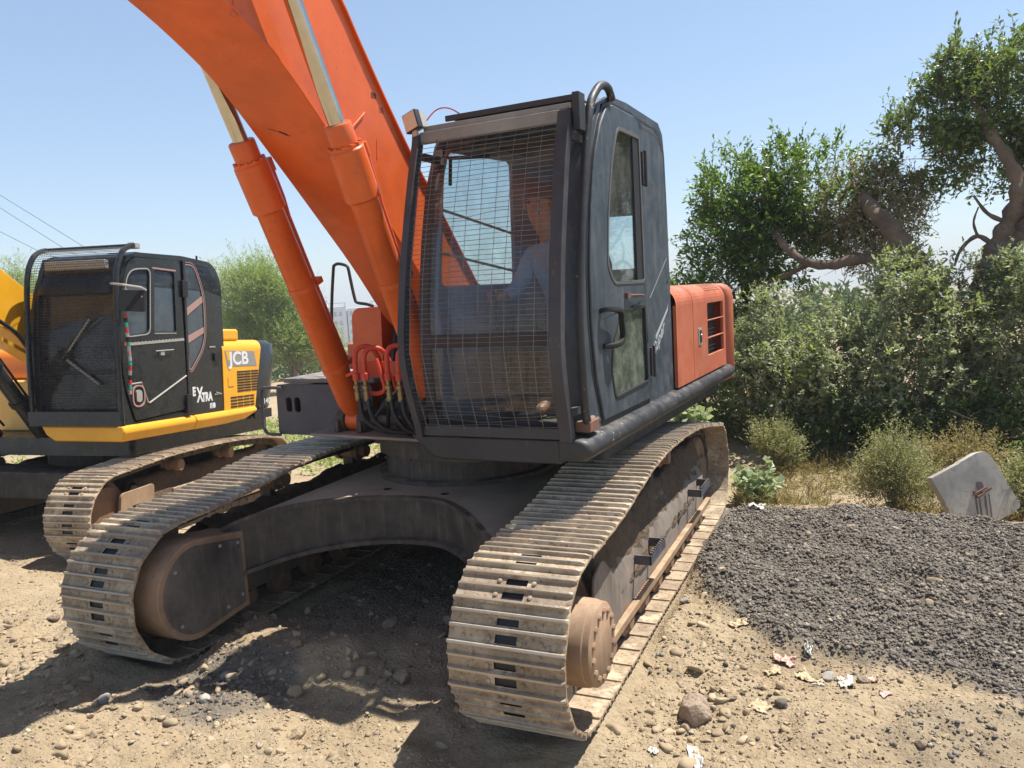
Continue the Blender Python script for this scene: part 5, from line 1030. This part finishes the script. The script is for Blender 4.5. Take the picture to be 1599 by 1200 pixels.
# ------------------------------------------------------------------ plants
def sprigs(P, D, ln, k, ls, wd=.42, spread=.9, droop=0.):
    """k leaves along each short stem: returns V,F"""
    n = len(P); t = np.linspace(.1, 1, k)[None, :, None]; C0 = P[:, None, :] + D[:, None, :] * (ln[:, None, None] * t)
    rd = rng.normal(size=(n, k, 3)); rd[..., 2] *= .7; d = D[:, None, :] * .8 + rd * spread; d[..., 2] -= droop; d /= np.linalg.norm(d, axis=2, keepdims=True)
    up_ = np.array([0, 0, 1.]) + rng.normal(size=(n, k, 3)) * .55; s = np.cross(d, up_); s /= np.linalg.norm(s, axis=2, keepdims=True) + 1e-6
    L_ = (ls * rng.uniform(.6, 1.25, (n, k, 1))); nn = np.cross(s, d)
    v = np.stack([C0, C0 + d * L_ * .5 + s * L_ * wd * .5 + nn * L_ * .08, C0 + d * L_, C0 + d * L_ * .5 - s * L_ * wd * .5 + nn * L_ * .08], 2).reshape(-1, 4, 3)
    m_ = len(v); base = (np.arange(m_) * 4)[:, None]
    F = np.concatenate([base + [[0, 1, 2]], base + [[0, 2, 3]]], 1).reshape(-1, 3); return v.reshape(-1, 3), F
def crown(name, blobs, n, ls, mat, parent, k=7, ln=.16, lump=.35, hole=.42, shell=.45, outd=1., wd=.42, upb=.35, sd=0):
    w_ = np.array([b[3] * b[4] if len(b) > 4 else b[3] ** 2 for b in blobs]); w_ = w_ / w_.sum(); ch = rng.choice(len(blobs), n, p=w_)
    B = np.array([[b[0], b[1], b[2]] for b in blobs])[ch]; Rr = np.array([[b[3], b[3], b[4] if len(b) > 4 else b[3]] for b in blobs])[ch]
    u = rng.normal(size=(n, 3)); u /= np.linalg.norm(u, axis=1, keepdims=True)
    lm = 1 + lump * (vnoise(u[:, 0] * 2.2 + B[:, 0] * 3 + 5, u[:, 2] * 2.2 + u[:, 1] * 1.6 + sd, 61) - .5) * 2
    r_ = (shell + (1 - shell) * rng.uniform(size=n) ** .7) * lm
    P = B + u * Rr * r_[:, None]
    q = vnoise(P[:, 0] * 3.1 + P[:, 1], P[:, 2] * 3.1 - P[:, 1] * .7 + sd, 71) * .6 + vnoise(P[:, 0] * 8, P[:, 2] * 8 + P[:, 1] * 5, 72) * .4
    kp = (q > hole * .9) & (P[:, 2] > H(P[:, 0], P[:, 1]) + .02); P = P[kp]; u = u[kp]
    D = u * outd + rng.normal(size=P.shape) * .5 + np.array([0, 0, upb]); D /= np.linalg.norm(D, axis=1, keepdims=True)
    V, F = sprigs(P, D, ln * rng.uniform(.5, 1.5, len(P)), k, ls, wd)
    return bigmesh(name, V, F, mat, parent), P
def shoots(name, bases, ls, mat, parent, ln=.5, k=16):
    P = np.array(bases, float); D = rng.normal(size=P.shape) * .28 + np.array([0, 0, 1.]); D /= np.linalg.norm(D, axis=1, keepdims=True)
    V, F = sprigs(P, D, ln * rng.uniform(.5, 1.2, len(P)), k, ls, .4, .7); o = bigmesh(name, V, F, mat, parent)
    mb = MB(); L_ = ln
    for p_, d in zip(P, D): mb.tube([p_ - d * .2, p_ + d * L_ * .8], [.006, .002], 4)
    mb.build('stem_sprays', 'twig', parent); return o
def limb(mb, pts, r0, r1, n=9, wob=.12):
    pts = smoothpts(pts, 6); k = len(pts); r_ = [(r0 + (r1 - r0) * i / (k - 1)) * (1 + wob * math.sin(i * 1.7 + r0 * 40)) for i in range(k)]; mb.tube(pts, r_, n)
def twigs(name, P, cen, parent, n=200, r=.006, mat='twig', ln=.6):
    mb = MB()
    for i in rng.choice(len(P), min(n, len(P)), replace=False):
        a = Vector(P[i]); c_ = Vector(cen[rng.integers(len(cen))][:3]); b = a.lerp(c_, .35 * random.random() + .15); mid = (a + b) / 2 + Vector(rng.normal(size=3) * .06); mb.tube([b, mid, a], [r, r * .7, r * .35], 4)
    return mb.build(name, mat, parent)
def pt(x, y, dz=0): return (x, y, float(H(x, y)) + dz)
# tree A, leafy, behind the machine, with a long crooked limb
TA = empty('leafy_tree', pt(3.3, 7.2)); O0 = Vector(TA.location)
def rel(bl): return bl
tag(TA, 'dark leafy tree with dry vines and a crooked bare limb, right of the cab', 'tree', 'trees behind the yard')
TA.location = (0, 0, 0)
bA = [(.95, 7.1, 2.75, .75), (1.55, 7.2, 3.3, .78), (.75, 7.0, 2.05, .55, .7), (2.05, 7.2, 3.15, .7), (1.45, 7.0, 2.5, .7), (.9, 7.1, 3.45, .5), (2.45, 7.2, 2.75, .45), (.15, 7.3, 1.7, .4, .5), (.6, 6.9, 1.2, .55, .7)]
cA, PA = crown('crown', bA, 6200, .085, 'leaf_dark', TA, hole=.46, sd=1)
top = PA[(PA[:, 2] > 3.3)]; shoots('top_sprays', top[rng.choice(len(top), 70)], .075, 'leaf_dark', TA, .42)
bV = [(2.5, 7.1, 3.05, .5, .55), (2.95, 7.1, 2.75, .5, .65), (2.2, 7.0, 2.9, .45), (3.15, 7.1, 3.05, .4, .5), (2.7, 7.0, 2.5, .45, .35)]
_, PV = crown('dry_vine', bV, 1700, .055, 'drygrass', TA, k=6, hole=.45, sd=2)
crown('vine_leaves', bV, 1000, .07, 'leaf_dusty', TA, k=5, hole=.5, sd=3)
mb = MB()
for i in range(900):
    a = Vector(PV[rng.integers(len(PV))]); d = Vector(rng.normal(size=3)) * .15; mb.tube([a, a + d * .5 + Vector(rng.normal(size=3) * .05), a + d + Vector((0, 0, -.10))], [.005, .005, .002], 4)
mb.build('dry_stems', 'twig', TA)
mb = MB(); limb(mb, [(3.7, 6.6, -.4), (3.65, 6.5, .8), (3.55, 6.35, 1.5), (3.46, 6.25, 1.92), (3.24, 6.2, 2.3), (3.02, 6.2, 2.64), (2.84, 6.35, 2.86), (2.7, 6.8, 3.1), (2.6, 7.3, 3.3)], .19, .07, 12)
limb(mb, [(3.44, 6.25, 1.95), (3.1, 6.2, 2.15), (2.68, 6.15, 2.26), (2.33, 6.15, 2.21), (2.02, 6.15, 2.26), (1.76, 6.3, 2.47), (1.6, 6.6, 2.7), (1.5, 7.1, 3.0)], .095, .035, 10)
limb(mb, [(2.05, 6.2, 2.24), (1.6, 6.4, 2.05), (1.1, 6.8, 1.95)], .04, .015); limb(mb, [(1.2, 7.3, -.3), (1.15, 7.3, 1.2), (1.05, 7.2, 2.2), (1.1, 7.1, 3.0)], .09, .03); mb.build('trunk', 'bark', TA)
twigs('twigs', PA, [(1.3, 7, 2.7), (1.9, 7.1, 3.0), (1.0, 7, 2.2)], TA, 260)
# tree B at the right edge
TB = empty('old_tree'); tag(TB, 'tall gnarled tree with a twisted brown trunk at the right edge', 'tree', 'trees behind the yard')
bB = [(3.95, 7.1, 4.05, .62), (3.4, 7.0, 3.85, .42), (4.6, 7.2, 4.3, .75), (4.25, 7.1, 3.55, .5, .45), (3.75, 7.0, 4.55, .38), (5.4, 7.3, 4.2, .9), (4.75, 7.1, 3.3, .5), (3.05, 7.0, 3.75, .28), (3.7, 7.0, 3.5, .42, .4), (5.1, 7.1, 3.5, .6), (3.35, 7.0, 3.4, .3)]
_, PB = crown('crown', bB, 6800, .085, 'leaf_dark2', TB, hole=.50, sd=5)
top = PB[(PB[:, 2] > 4.2)]; shoots('top_sprays', top[rng.choice(len(top), 60)], .085, 'leaf_dark2', TB, .5)
top = PB[(PB[:, 2] > 3.7) & (PB[:, 0] < 3.5)]; shoots('side_sprays', top[rng.choice(len(top), 16)], .07, 'leaf_dark2', TB, .45)
mb = MB(); limb(mb, [(4.0, 6.6, -.4), (4.02, 6.5, .8), (4.07, 6.3, 1.81), (4.17, 6.3, 2.2), (4.33, 6.3, 2.57), (4.43, 6.3, 2.95), (4.34, 6.4, 3.34), (4.15, 6.6, 3.75), (4.0, 6.8, 4.2)], .18, .04, 12, .22)
limb(mb, [(4.2, 6.3, 2.25), (4.5, 6.3, 2.41), (4.9, 6.3, 2.5), (5.5, 6.5, 2.9)], .14, .06, 10, .2); limb(mb, [(4.45, 6.3, 2.4), (4.6, 6.3, 2.8), (4.62, 6.4, 3.2), (4.8, 6.7, 3.7)], .11, .04, 10, .25)
limb(mb, [(4.2, 6.3, 2.3), (4.0, 6.25, 2.45), (3.82, 6.25, 2.3), (3.75, 6.25, 2.1)], .035, .014); limb(mb, [(4.3, 6.3, 2.6), (4.1, 6.25, 2.72), (3.95, 6.25, 2.95)], .035, .012); limb(mb, [(4.0, 6.25, 2.45), (3.95, 6.2, 2.62), (4.0, 6.2, 2.8)], .02, .008); mb.build('trunk', 'bark', TB)
twigs('twigs', PB, [(4.4, 7.1, 3.4), (4.2, 7.1, 3.9), (3.9, 7.1, 3.9)], TB, 420, .007)
# hedge of dusty bushes
BUSH = [('dark_bush', 'tall dark hedge bush farther back behind the dusty bushes', [(2.4, 8.6, .8, .9, 1.0), (3.6, 8.8, .8, 1.0, 1.0), (5.0, 8.8, .8, 1.0, 1.1), (1.0, 8.6, .5, .9, .9)], 2600, 'leaf_dark2'),
 ('dark_bush', 'dark bush at the far right edge, outermost of the back hedge', [(6.3, 7.6, .9, 1.0, 1.2), (7.2, 7.4, .7, 1.0, 1.1)], 1500, 'leaf_dark2'),
 ('dusty_bush', 'broad dusty grey-green bush filling the right edge under the gnarled trunk', [(4.3, 5.9, 1.35, .85, .8), (5.0, 5.9, 1.2, .8, .85), (4.7, 5.7, .6, .8, .6), (3.9, 5.8, 1.75, .55, .5), (4.4, 5.9, 1.85, .45, .35)], 4300, 'leaf_dusty'),
 ('dusty_bush', 'rounded dusty bush with white-green leaves below the crooked limb', [(3.1, 5.7, 1.3, .75, .75), (2.6, 5.6, .95, .6, .7), (3.4, 5.5, .7, .7, .6), (3.25, 5.8, 1.85, .5, .4), (2.7, 5.7, 1.5, .4, .35)], 4000, 'leaf_dusty'),
 ('dusty_bush', 'lower dusty bush between the counterweight and the rounded dusty bush', [(1.9, 5.7, .95, .65, .7), (1.45, 5.7, .9, .5, .75), (2.3, 5.5, .55, .6, .55)], 3300, 'leaf_dusty'),
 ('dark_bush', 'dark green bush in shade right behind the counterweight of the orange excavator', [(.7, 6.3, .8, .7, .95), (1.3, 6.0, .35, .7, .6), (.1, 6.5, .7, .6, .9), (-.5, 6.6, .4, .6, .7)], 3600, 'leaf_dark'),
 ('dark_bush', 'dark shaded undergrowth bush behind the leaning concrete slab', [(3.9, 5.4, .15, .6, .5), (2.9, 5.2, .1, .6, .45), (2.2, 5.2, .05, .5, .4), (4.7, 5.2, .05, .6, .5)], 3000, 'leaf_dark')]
for nm, lb, bl, n, mt in BUSH:
    t = empty(nm); tag(t, lb, 'bush', 'bushes along the back of the yard'); _, PP_ = crown('foliage', bl, n, .066, mt, t, k=8, ln=.13, hole=.40, lump=.5, sd=len(lb))
    crown('young_leaves', bl, n // 7, .075, 'leaf_yellow' if 'dusty' in mt else mt, t, k=6, ln=.16, hole=.62, lump=.5, sd=len(lb), shell=.8); crown('dead_leaves', bl, n // 9, .05, 'drygrass', t, k=6, ln=.18, hole=.5, lump=.3, sd=len(lb) + 3)
    mb = MB()
    for i in range(46):
        b = bl[i % len(bl)]; x = b[0] + rng.normal() * .25; a = Vector((x, b[1] + .1, float(H(x, b[1])) - .05)); e_ = Vector(PP_[rng.integers(len(PP_))]); mb.tube([a, a.lerp(e_, .5) + Vector(rng.normal(size=3) * .08), e_], [.016, .010, .004], 5)
    mb.build('stems', 'twig', t)
def shrub(name, lb, cat, x, y, r, h, n, mat, ls=.03, k=8, ln=.16, grp=None, wd=.3, nst=26):
    t = empty(name); tag(t, lb, cat, grp); g = float(H(x, y)); _, P_ = crown('foliage', [(x, y, g + h * .55, r, h * .5), (x - r * .3, y, g + h * .4, r * .8, h * .4), (x + r * .35, y + .05, g + h * .38, r * .7, h * .36)], n, ls, mat, t, k=k, ln=ln, wd=wd, upb=.9, hole=.42, lump=.5, shell=.15, sd=int(x * 10))
    mb = MB()
    for i in range(nst):
        e_ = Vector(P_[rng.integers(len(P_))]); a = Vector((x + rng.normal() * r * .15, y + rng.normal() * r * .15, g - .03)); mb.tube([a, a.lerp(e_, .5) + Vector(rng.normal(size=3) * .02), e_], [.006, .004, .0015], 4)
    mb.build('stems', 'twig', t); return t
shrub('shrub', 'feathery olive shrub just left of the leaning concrete slab', 'shrub', 2.98, 2.85, .34, .72, 2300, 'leaf_grey', .032)
shrub('shrub', 'small grey-green shrub right behind the rear end of the near track', 'shrub', 1.75, 4.3, .26, .52, 1100, 'leaf_grey', .04)
shrub('shrub', 'bright grey-green shrub right of the leaning slab at the picture edge', 'shrub', 4.05, 2.85, .25, .5, 900, 'leaf_grey', .04)
shrub('shrub', 'thin dry shrub on the bank between the two dusty bushes', 'shrub', 3.6, 4.0, .4, .5, 900, 'drygrass', .04)
shrub('broad_leaf_plant', 'pale broad-leaved plant hugging the rear end of the near track', 'plant', 1.72, 2.75, .16, .46, 110, 'leaf_broad', .085, 5, .1, wd=.8, nst=10)
shrub('broad_leaf_plant', 'pale broad-leaved plant seen above the track under the cab skirt', 'plant', .75, 4.1, .3, .8, 260, 'leaf_broad', .10, 5, .1, wd=.8, nst=10)
# dry grass, one mass
n = 5200; x = rng.uniform(1.5, 5.5, n); y = rng.uniform(2.25, 5.2, n); kk = (vnoise(x * 2.2, y * 2.2, 90) > .42); x = x[kk]; y = y[kk]; P = np.stack([x, y, H(x, y)], -1)
D = rng.normal(size=P.shape) * .45 + np.array([0, 0, 1.]); D /= np.linalg.norm(D, axis=1, keepdims=True); V, F_ = sprigs(P, D, .10 * rng.uniform(.3, 1.6, len(P)), 5, .08, .07, .6); tag(bigmesh('dry_grass', V, F_, 'drygrass'), 'dry straw-coloured grass on the bank behind the asphalt heap', 'grass', kind='stuff')
n = 2600; x = rng.uniform(-13, -4.6, n); y = rng.uniform(4.2, 13, n); kk = (vnoise(x * .9, y * .9, 95) > .5); x = x[kk]; y = y[kk]; P = np.stack([x, y, H(x, y)], -1)
D = rng.normal(size=P.shape) * .5 + np.array([0, 0, 1.]); D /= np.linalg.norm(D, axis=1, keepdims=True); V, F_ = sprigs(P, D, .22 * rng.uniform(.3, 1.6, len(P)), 7, .10, .35, .8); tag(bigmesh('green_weeds', V, F_, 'leaf_feather'), 'low green weeds on the ground behind the yellow excavator', 'weeds', kind='stuff')
# feathery trees at the left, far beyond
FT = [(-29.0, 30, 1.9, 3.2, 'large feathery light green tree right of the black cab, beyond the yard', 5200), (-26.3, 30, .0, 2.1, 'lower feathery bush-like tree at the foot of the large feathery one', 2600), (-48.5, 30, 3.6, 2.4, 'green treetop at the left edge above the yellow boom', 1500), (-33.5, 33, .2, 3.0, 'feathery tree mostly hidden behind the black cab', 1800)]
for x, y, z, r, lb, n in FT:
    t = empty('feathery_tree'); tag(t, lb, 'tree', 'feathery trees beyond the yard'); bl = [(x + rng.normal() * r * .4, y + rng.normal() * r * .3, z + rng.normal() * r * .25, r * rng.uniform(.35, .6)) for _ in range(9)] + [(x, y, z, r * .7)]
    _, P_ = crown('crown', bl, int(n * 1.6), .15, 'leaf_feather', t, k=11, ln=.75, hole=.42, lump=.6, wd=.25, upb=.6, shell=.2, sd=int(-x)); g = float(H(x, y)); mb = MB()
    limb(mb, [(x, y, g - .3), (x + .3, y, (g + z) / 2), (x, y, z), (x + .2, y, z + r * .6)], .16, .05)
    for i in range(60): e_ = Vector(P_[rng.integers(len(P_))]); a = Vector((x, y, g + (z - g) * random.uniform(.3, .9))); mb.tube([a, a.lerp(e_, .5) + Vector((0, 0, .3)), e_], [.05, .03, .01], 4)
    mb.build('trunk', 'bark', t)
# distant scrub, one mass
bl = []
for i in range(70):
    a = R(rng.uniform(88, 172)); d = rng.uniform(48, 130); x, y = d * math.cos(a), d * math.sin(a); g = float(H(x, y)); r_ = rng.uniform(1.5, 3.4) * (.45 if R(118) < a < R(133) else 1); bl.append((x, y, g + r_ * .55, r_ * 1.5, r_ * .8))
o, _ = crown('distant_scrub', bl, 16000, .6, 'far', None, k=6, ln=1.0, hole=.35, wd=.5, sd=9); tag(o, 'hazy band of scrub trees in the far distance', 'scrub', kind='stuff')
# ------------------------------------------------------------------ far white apartment block
AB = empty('apartment_block', (-161, 232, -17)); AB.rotation_euler.z = R(35); tag(AB, 'far white apartment block glimpsed between the boom cylinders', 'building')
mb = MB()
for k, (x0, x1, h) in enumerate(((-11, -4.2, 16.9), (-3.8, 3.8, 16.2), (4.2, 11, 16.9))): mb.box((x0, -4, 0), (x1, 5, h))
mb.box((-10.8, 5.02, 0), (10.8, 8, 15.5)); mb.build('wall', 'farwhite', AB)
mb = MB()
for x0, x1, h in ((-11, -4.2, 17.0), (4.2, 11, 17.0)):
    for a, b in (((x0, -4.1, h), (x0 + .5, 5, h + 1)), ((x1 - .5, -4.1, h), (x1, 5, h + 1)), ((x0, -4.1, h + 1.02), (x1, -3.6, h + 1.3))): mb.box(a, b)
mb.build('roof_frame', 'farwhite', AB)
for f in range(5):
    for x in (-9.8, -8.0, -6.2, -2.6, -.5, 1.6, 5.4, 7.4, 9.4):
        mb = MB(); mb.box((x - .45, -4.06, 1.2 + f * 3.1), (x + .45, -4.005, 2.8 + f * 3.1)); mb.build('window', 'farglass', AB)
# ------------------------------------------------------------------ slab, post, cables, litter
ca, sa = math.cos(R(-25)), math.sin(R(-25))
SLB = empty('concrete_slab', (3.50, 2.42, .05)); ux = Vector((.914, .402, 0)); nv = Vector((ux.y, -ux.x, 0)); vz = (Vector((0, 0, 1)) * math.cos(R(14)) - nv * math.sin(R(14))).normalized(); nv2 = ux.cross(vz).normalized()
SLB.matrix_world = Matrix.Translation((3.57, 2.45, .17)) @ Matrix((ux, nv2 * -1, vz)).transposed().to_4x4() @ Matrix.Rotation(R(25), 4, 'Y').inverted() @ Matrix.Identity(4)
tag(SLB, 'square concrete slab propped on its corner against the bushes, rusty iron on its face', 'slab')
mb = MB(); mb.panel([[(a + random.uniform(-.007, .007), b + random.uniform(-.007, .007)) for a, b in rpoly([(-.29, -.30), (-.02, -.305), (.28, -.29), (.285, .0), (.28, .27), (.0, .275), (-.27, .28), (-.28, .0)], [.02, .06, .03, .08, .09, .05, .03, .07], 5)]], xz, -.04, .05); sb = mb.build('slab_body', 'slabconc', SLB, bev=.012, seg=3)
mb = MB(); mb.box((-.03, -.062, -.02), (.10, -.041, .0)); mb.box((-.02, -.07, -.05), (.05, -.041, -.03)); mb.box((.04, -.065, -.04), (.13, -.041, -.018)); mb.box((-.02, -.06, -.05), (.0, -.041, .02)); mb.build('iron_bracket', 'rustlatch', SLB, bev=.004)
sd_ = math.sin(R(25)); cd_ = math.cos(R(25)); dn = Vector((-sd_, -cd_)); sx_ = Vector((cd_, -sd_)); mb = MB()
for k, (o_, l0, ln_, wd) in enumerate(((-.045, 0, .22, .010), (-.015, .02, .25, .008), (.035, .02, .20, .011), (.07, .01, .23, .007), (.0, -.10, .08, .035))):
    c_ = Vector((.03, -.03)) + sx_ * o_ + dn * l0; pts = [c_ + sx_ * wd * .6, c_ + sx_ * wd + dn * ln_ * .5, c_ + sx_ * wd * .5 + dn * ln_, c_ - sx_ * wd * .4 + dn * ln_ * .95, c_ - sx_ * wd * .9 + dn * ln_ * .4, c_ - sx_ * wd * .6]
    mb.panel([[tuple(q) for q in pts]], xz, -.0415 - k * .0003, -.0405)
mb.build('stain', 'stain', SLB)
PO = MB(); x, y = 2.26, 5.25; g = float(H(x, y)); PO.box((x - .05, y - .05, g - .1), (x + .05, y + .05, g + 1.15)); tag(PO.build('fence_post', 'concrete', bev=.01), 'thin concrete fence post half buried in the bushes', 'post')
PO = MB(); x, y = 1.42, 5.3; g = float(H(x, y)); PO.box((x - .045, y - .045, g - .1), (x + .045, y + .045, g + 1.0)); 
for i, (a, b) in enumerate((((-92.2, 60, 16.94), (-79.1, 60, 9.9)), ((-92.5, 60, 15.46), (-82.8, 60, 10.17)), ((-93.1, 60, 12.69), (-86.7, 60, 9.93)))):
    a, b = Vector(a), Vector(b); d = b - a; mb = MB(); mb.tube([a - d * 1.6 + Vector((0, 0, .9)), a, b, b + d * .7 + Vector((0, 0, .4))], .028, 5)
    tag(mb.build('power_cable', 'rubber'), ('topmost', 'middle', 'lowest')[i] + ' of the three thin overhead cables at the upper left', 'cable', 'overhead cables')
def litter(name, x, y, sx, sy, h, mat, lb, sd, cat='litter'):
    k = 14; u = np.linspace(-1, 1, k); A, B = np.meshgrid(u, u, indexing='ij'); r_ = np.random.default_rng(sd)
    z = np.abs(fbm(A * 2.1 + sd, B * 2.1, sd, 3)) * 2.2 * h + fbm(A * 5, B * 5 + sd, sd + 3, 2) * h * .8; wx = A * sx * (1 + .35 * fbm(B * 2, A + sd, sd)) + fbm(A * 3, B * 3, sd + 1) * sx * .8; wy = B * sy * (1 + .4 * fbm(A * 2, B, sd + 5)) + fbm(B * 3, A * 3, sd + 2) * sy * .8
    a = r_.uniform(0, 6); X_ = x + wx * math.cos(a) - wy * math.sin(a); Y_ = y + wx * math.sin(a) + wy * math.cos(a); Z_ = H(X_, Y_) + .006 + z; ii = np.arange(k * k).reshape(k, k)
    o = bigmesh(name, np.stack([X_, Y_, Z_], -1).reshape(-1, 3), np.stack([ii[:-1, :-1], ii[1:, :-1], ii[1:, 1:], ii[:-1, 1:]], -1).reshape(-1, 4), mat); so_ = o.modifiers.new('t', 'SOLIDIFY'); so_.thickness = .0015
    return tag(o, lb, cat, 'scraps of litter on the ground')
LIT = [(2.32, -.87, .055, .035, .035, 'plasticpink', 'pink and white crumpled bag at the lower left rim of the asphalt heap', 1), (2.44, -.79, .03, .02, .06, 'alu', 'small grey-white peaked scrap beside the pink crumpled bag', 2),
 (2.27, -.97, .04, .025, .02, 'paper', 'tan paper scrap just in front of the pink crumpled bag', 3), (2.46, -1.02, .07, .035, .03, 'paper', 'larger tan paper scrap between the pink bag and the clear film', 4),
 (2.64, -1.06, .075, .04, .03, 'plastic', 'clear whitish plastic film at the heap rim', 5), (2.76, -1.0, .03, .025, .03, 'plasticpink', 'pinkish knot of plastic at the right end of the clear film', 6),
 (2.51, -1.12, .035, .006, .02, 'plastic', 'narrow white strip below the tan paper scraps', 7), (2.03, -1.87, .10, .025, .02, 'plastic', 'long white plastic scrap on the soil at the front right of the near track', 8),
 (1.83, -1.86, .03, .02, .02, 'plastic', 'tiny white scrap left of the long white plastic scrap', 9), (2.25, -1.36, .05, .035, .012, 'paper', 'pale dry leaf right of the biggest rock', 10),
 (2.82, -1.17, .03, .015, .01, 'plasticpink', 'flat salmon scrap on the soil below the clear film', 11), (1.84, 2.1, .12, .06, .06, 'plastic', 'white bag behind the asphalt heap near the track', 12),
 (2.04, 2.14, .03, .03, .06, 'plasticpink', 'pink scrap right of the white bag behind the heap', 13), (2.62, 2.2, .14, .05, .04, 'plastic', 'whitish flattened bag in the dry grass behind the heap', 14),
 (3.72, 2.12, .06, .04, .05, 'plasticpink', 'pink and white bag at the foot of the leaning slab', 15), (2.03, -.55, .05, .03, .02, 'paper', 'dry curled leaf at the upper left edge of the heap', 16),
 (.44, -1.6, .015, .008, .01, 'plasticpink', 'tiny magenta wrapper in the shade by the near track', 17), (-1.62, -2.45, .02, .012, .01, 'teal', 'tiny teal scrap on the soil in front of the far track', 18),
 (2.15, 2.9, .09, .05, .04, 'leaf_broad', 'pale green scrap in the dry grass on the bank', 19)]
for i, (x, y, sx, sy, h, mt, lb, sd) in enumerate(LIT): litter('scrap', x, y, sx, sy, h, mt, lb, sd)
def flatgrass(): pass

# ------------------------------------------------------------------ air
hz = MB(); hz.box((-720, -140, -40), (720, 920, 16)); ma = bpy.data.materials.new('thin_haze'); ma.use_nodes = True; nt = ma.node_tree; nt.nodes.remove(nt.nodes['Principled BSDF'])
vo = nt.nodes.new('ShaderNodeVolumePrincipled'); vo.inputs['Color'].default_value = (.86, .91, 1, 1); vo.inputs['Density'].default_value = .001; nt.links.new(vo.outputs[0], nt.nodes['Material Output'].inputs['Volume'])
M['haze'] = ma; ho_ = hz.build('haze', 'haze', smooth=0); ho_['kind'] = 'stuff'; ho_['label'] = 'thin pale haze over the whole place'; ho_['category'] = 'haze'
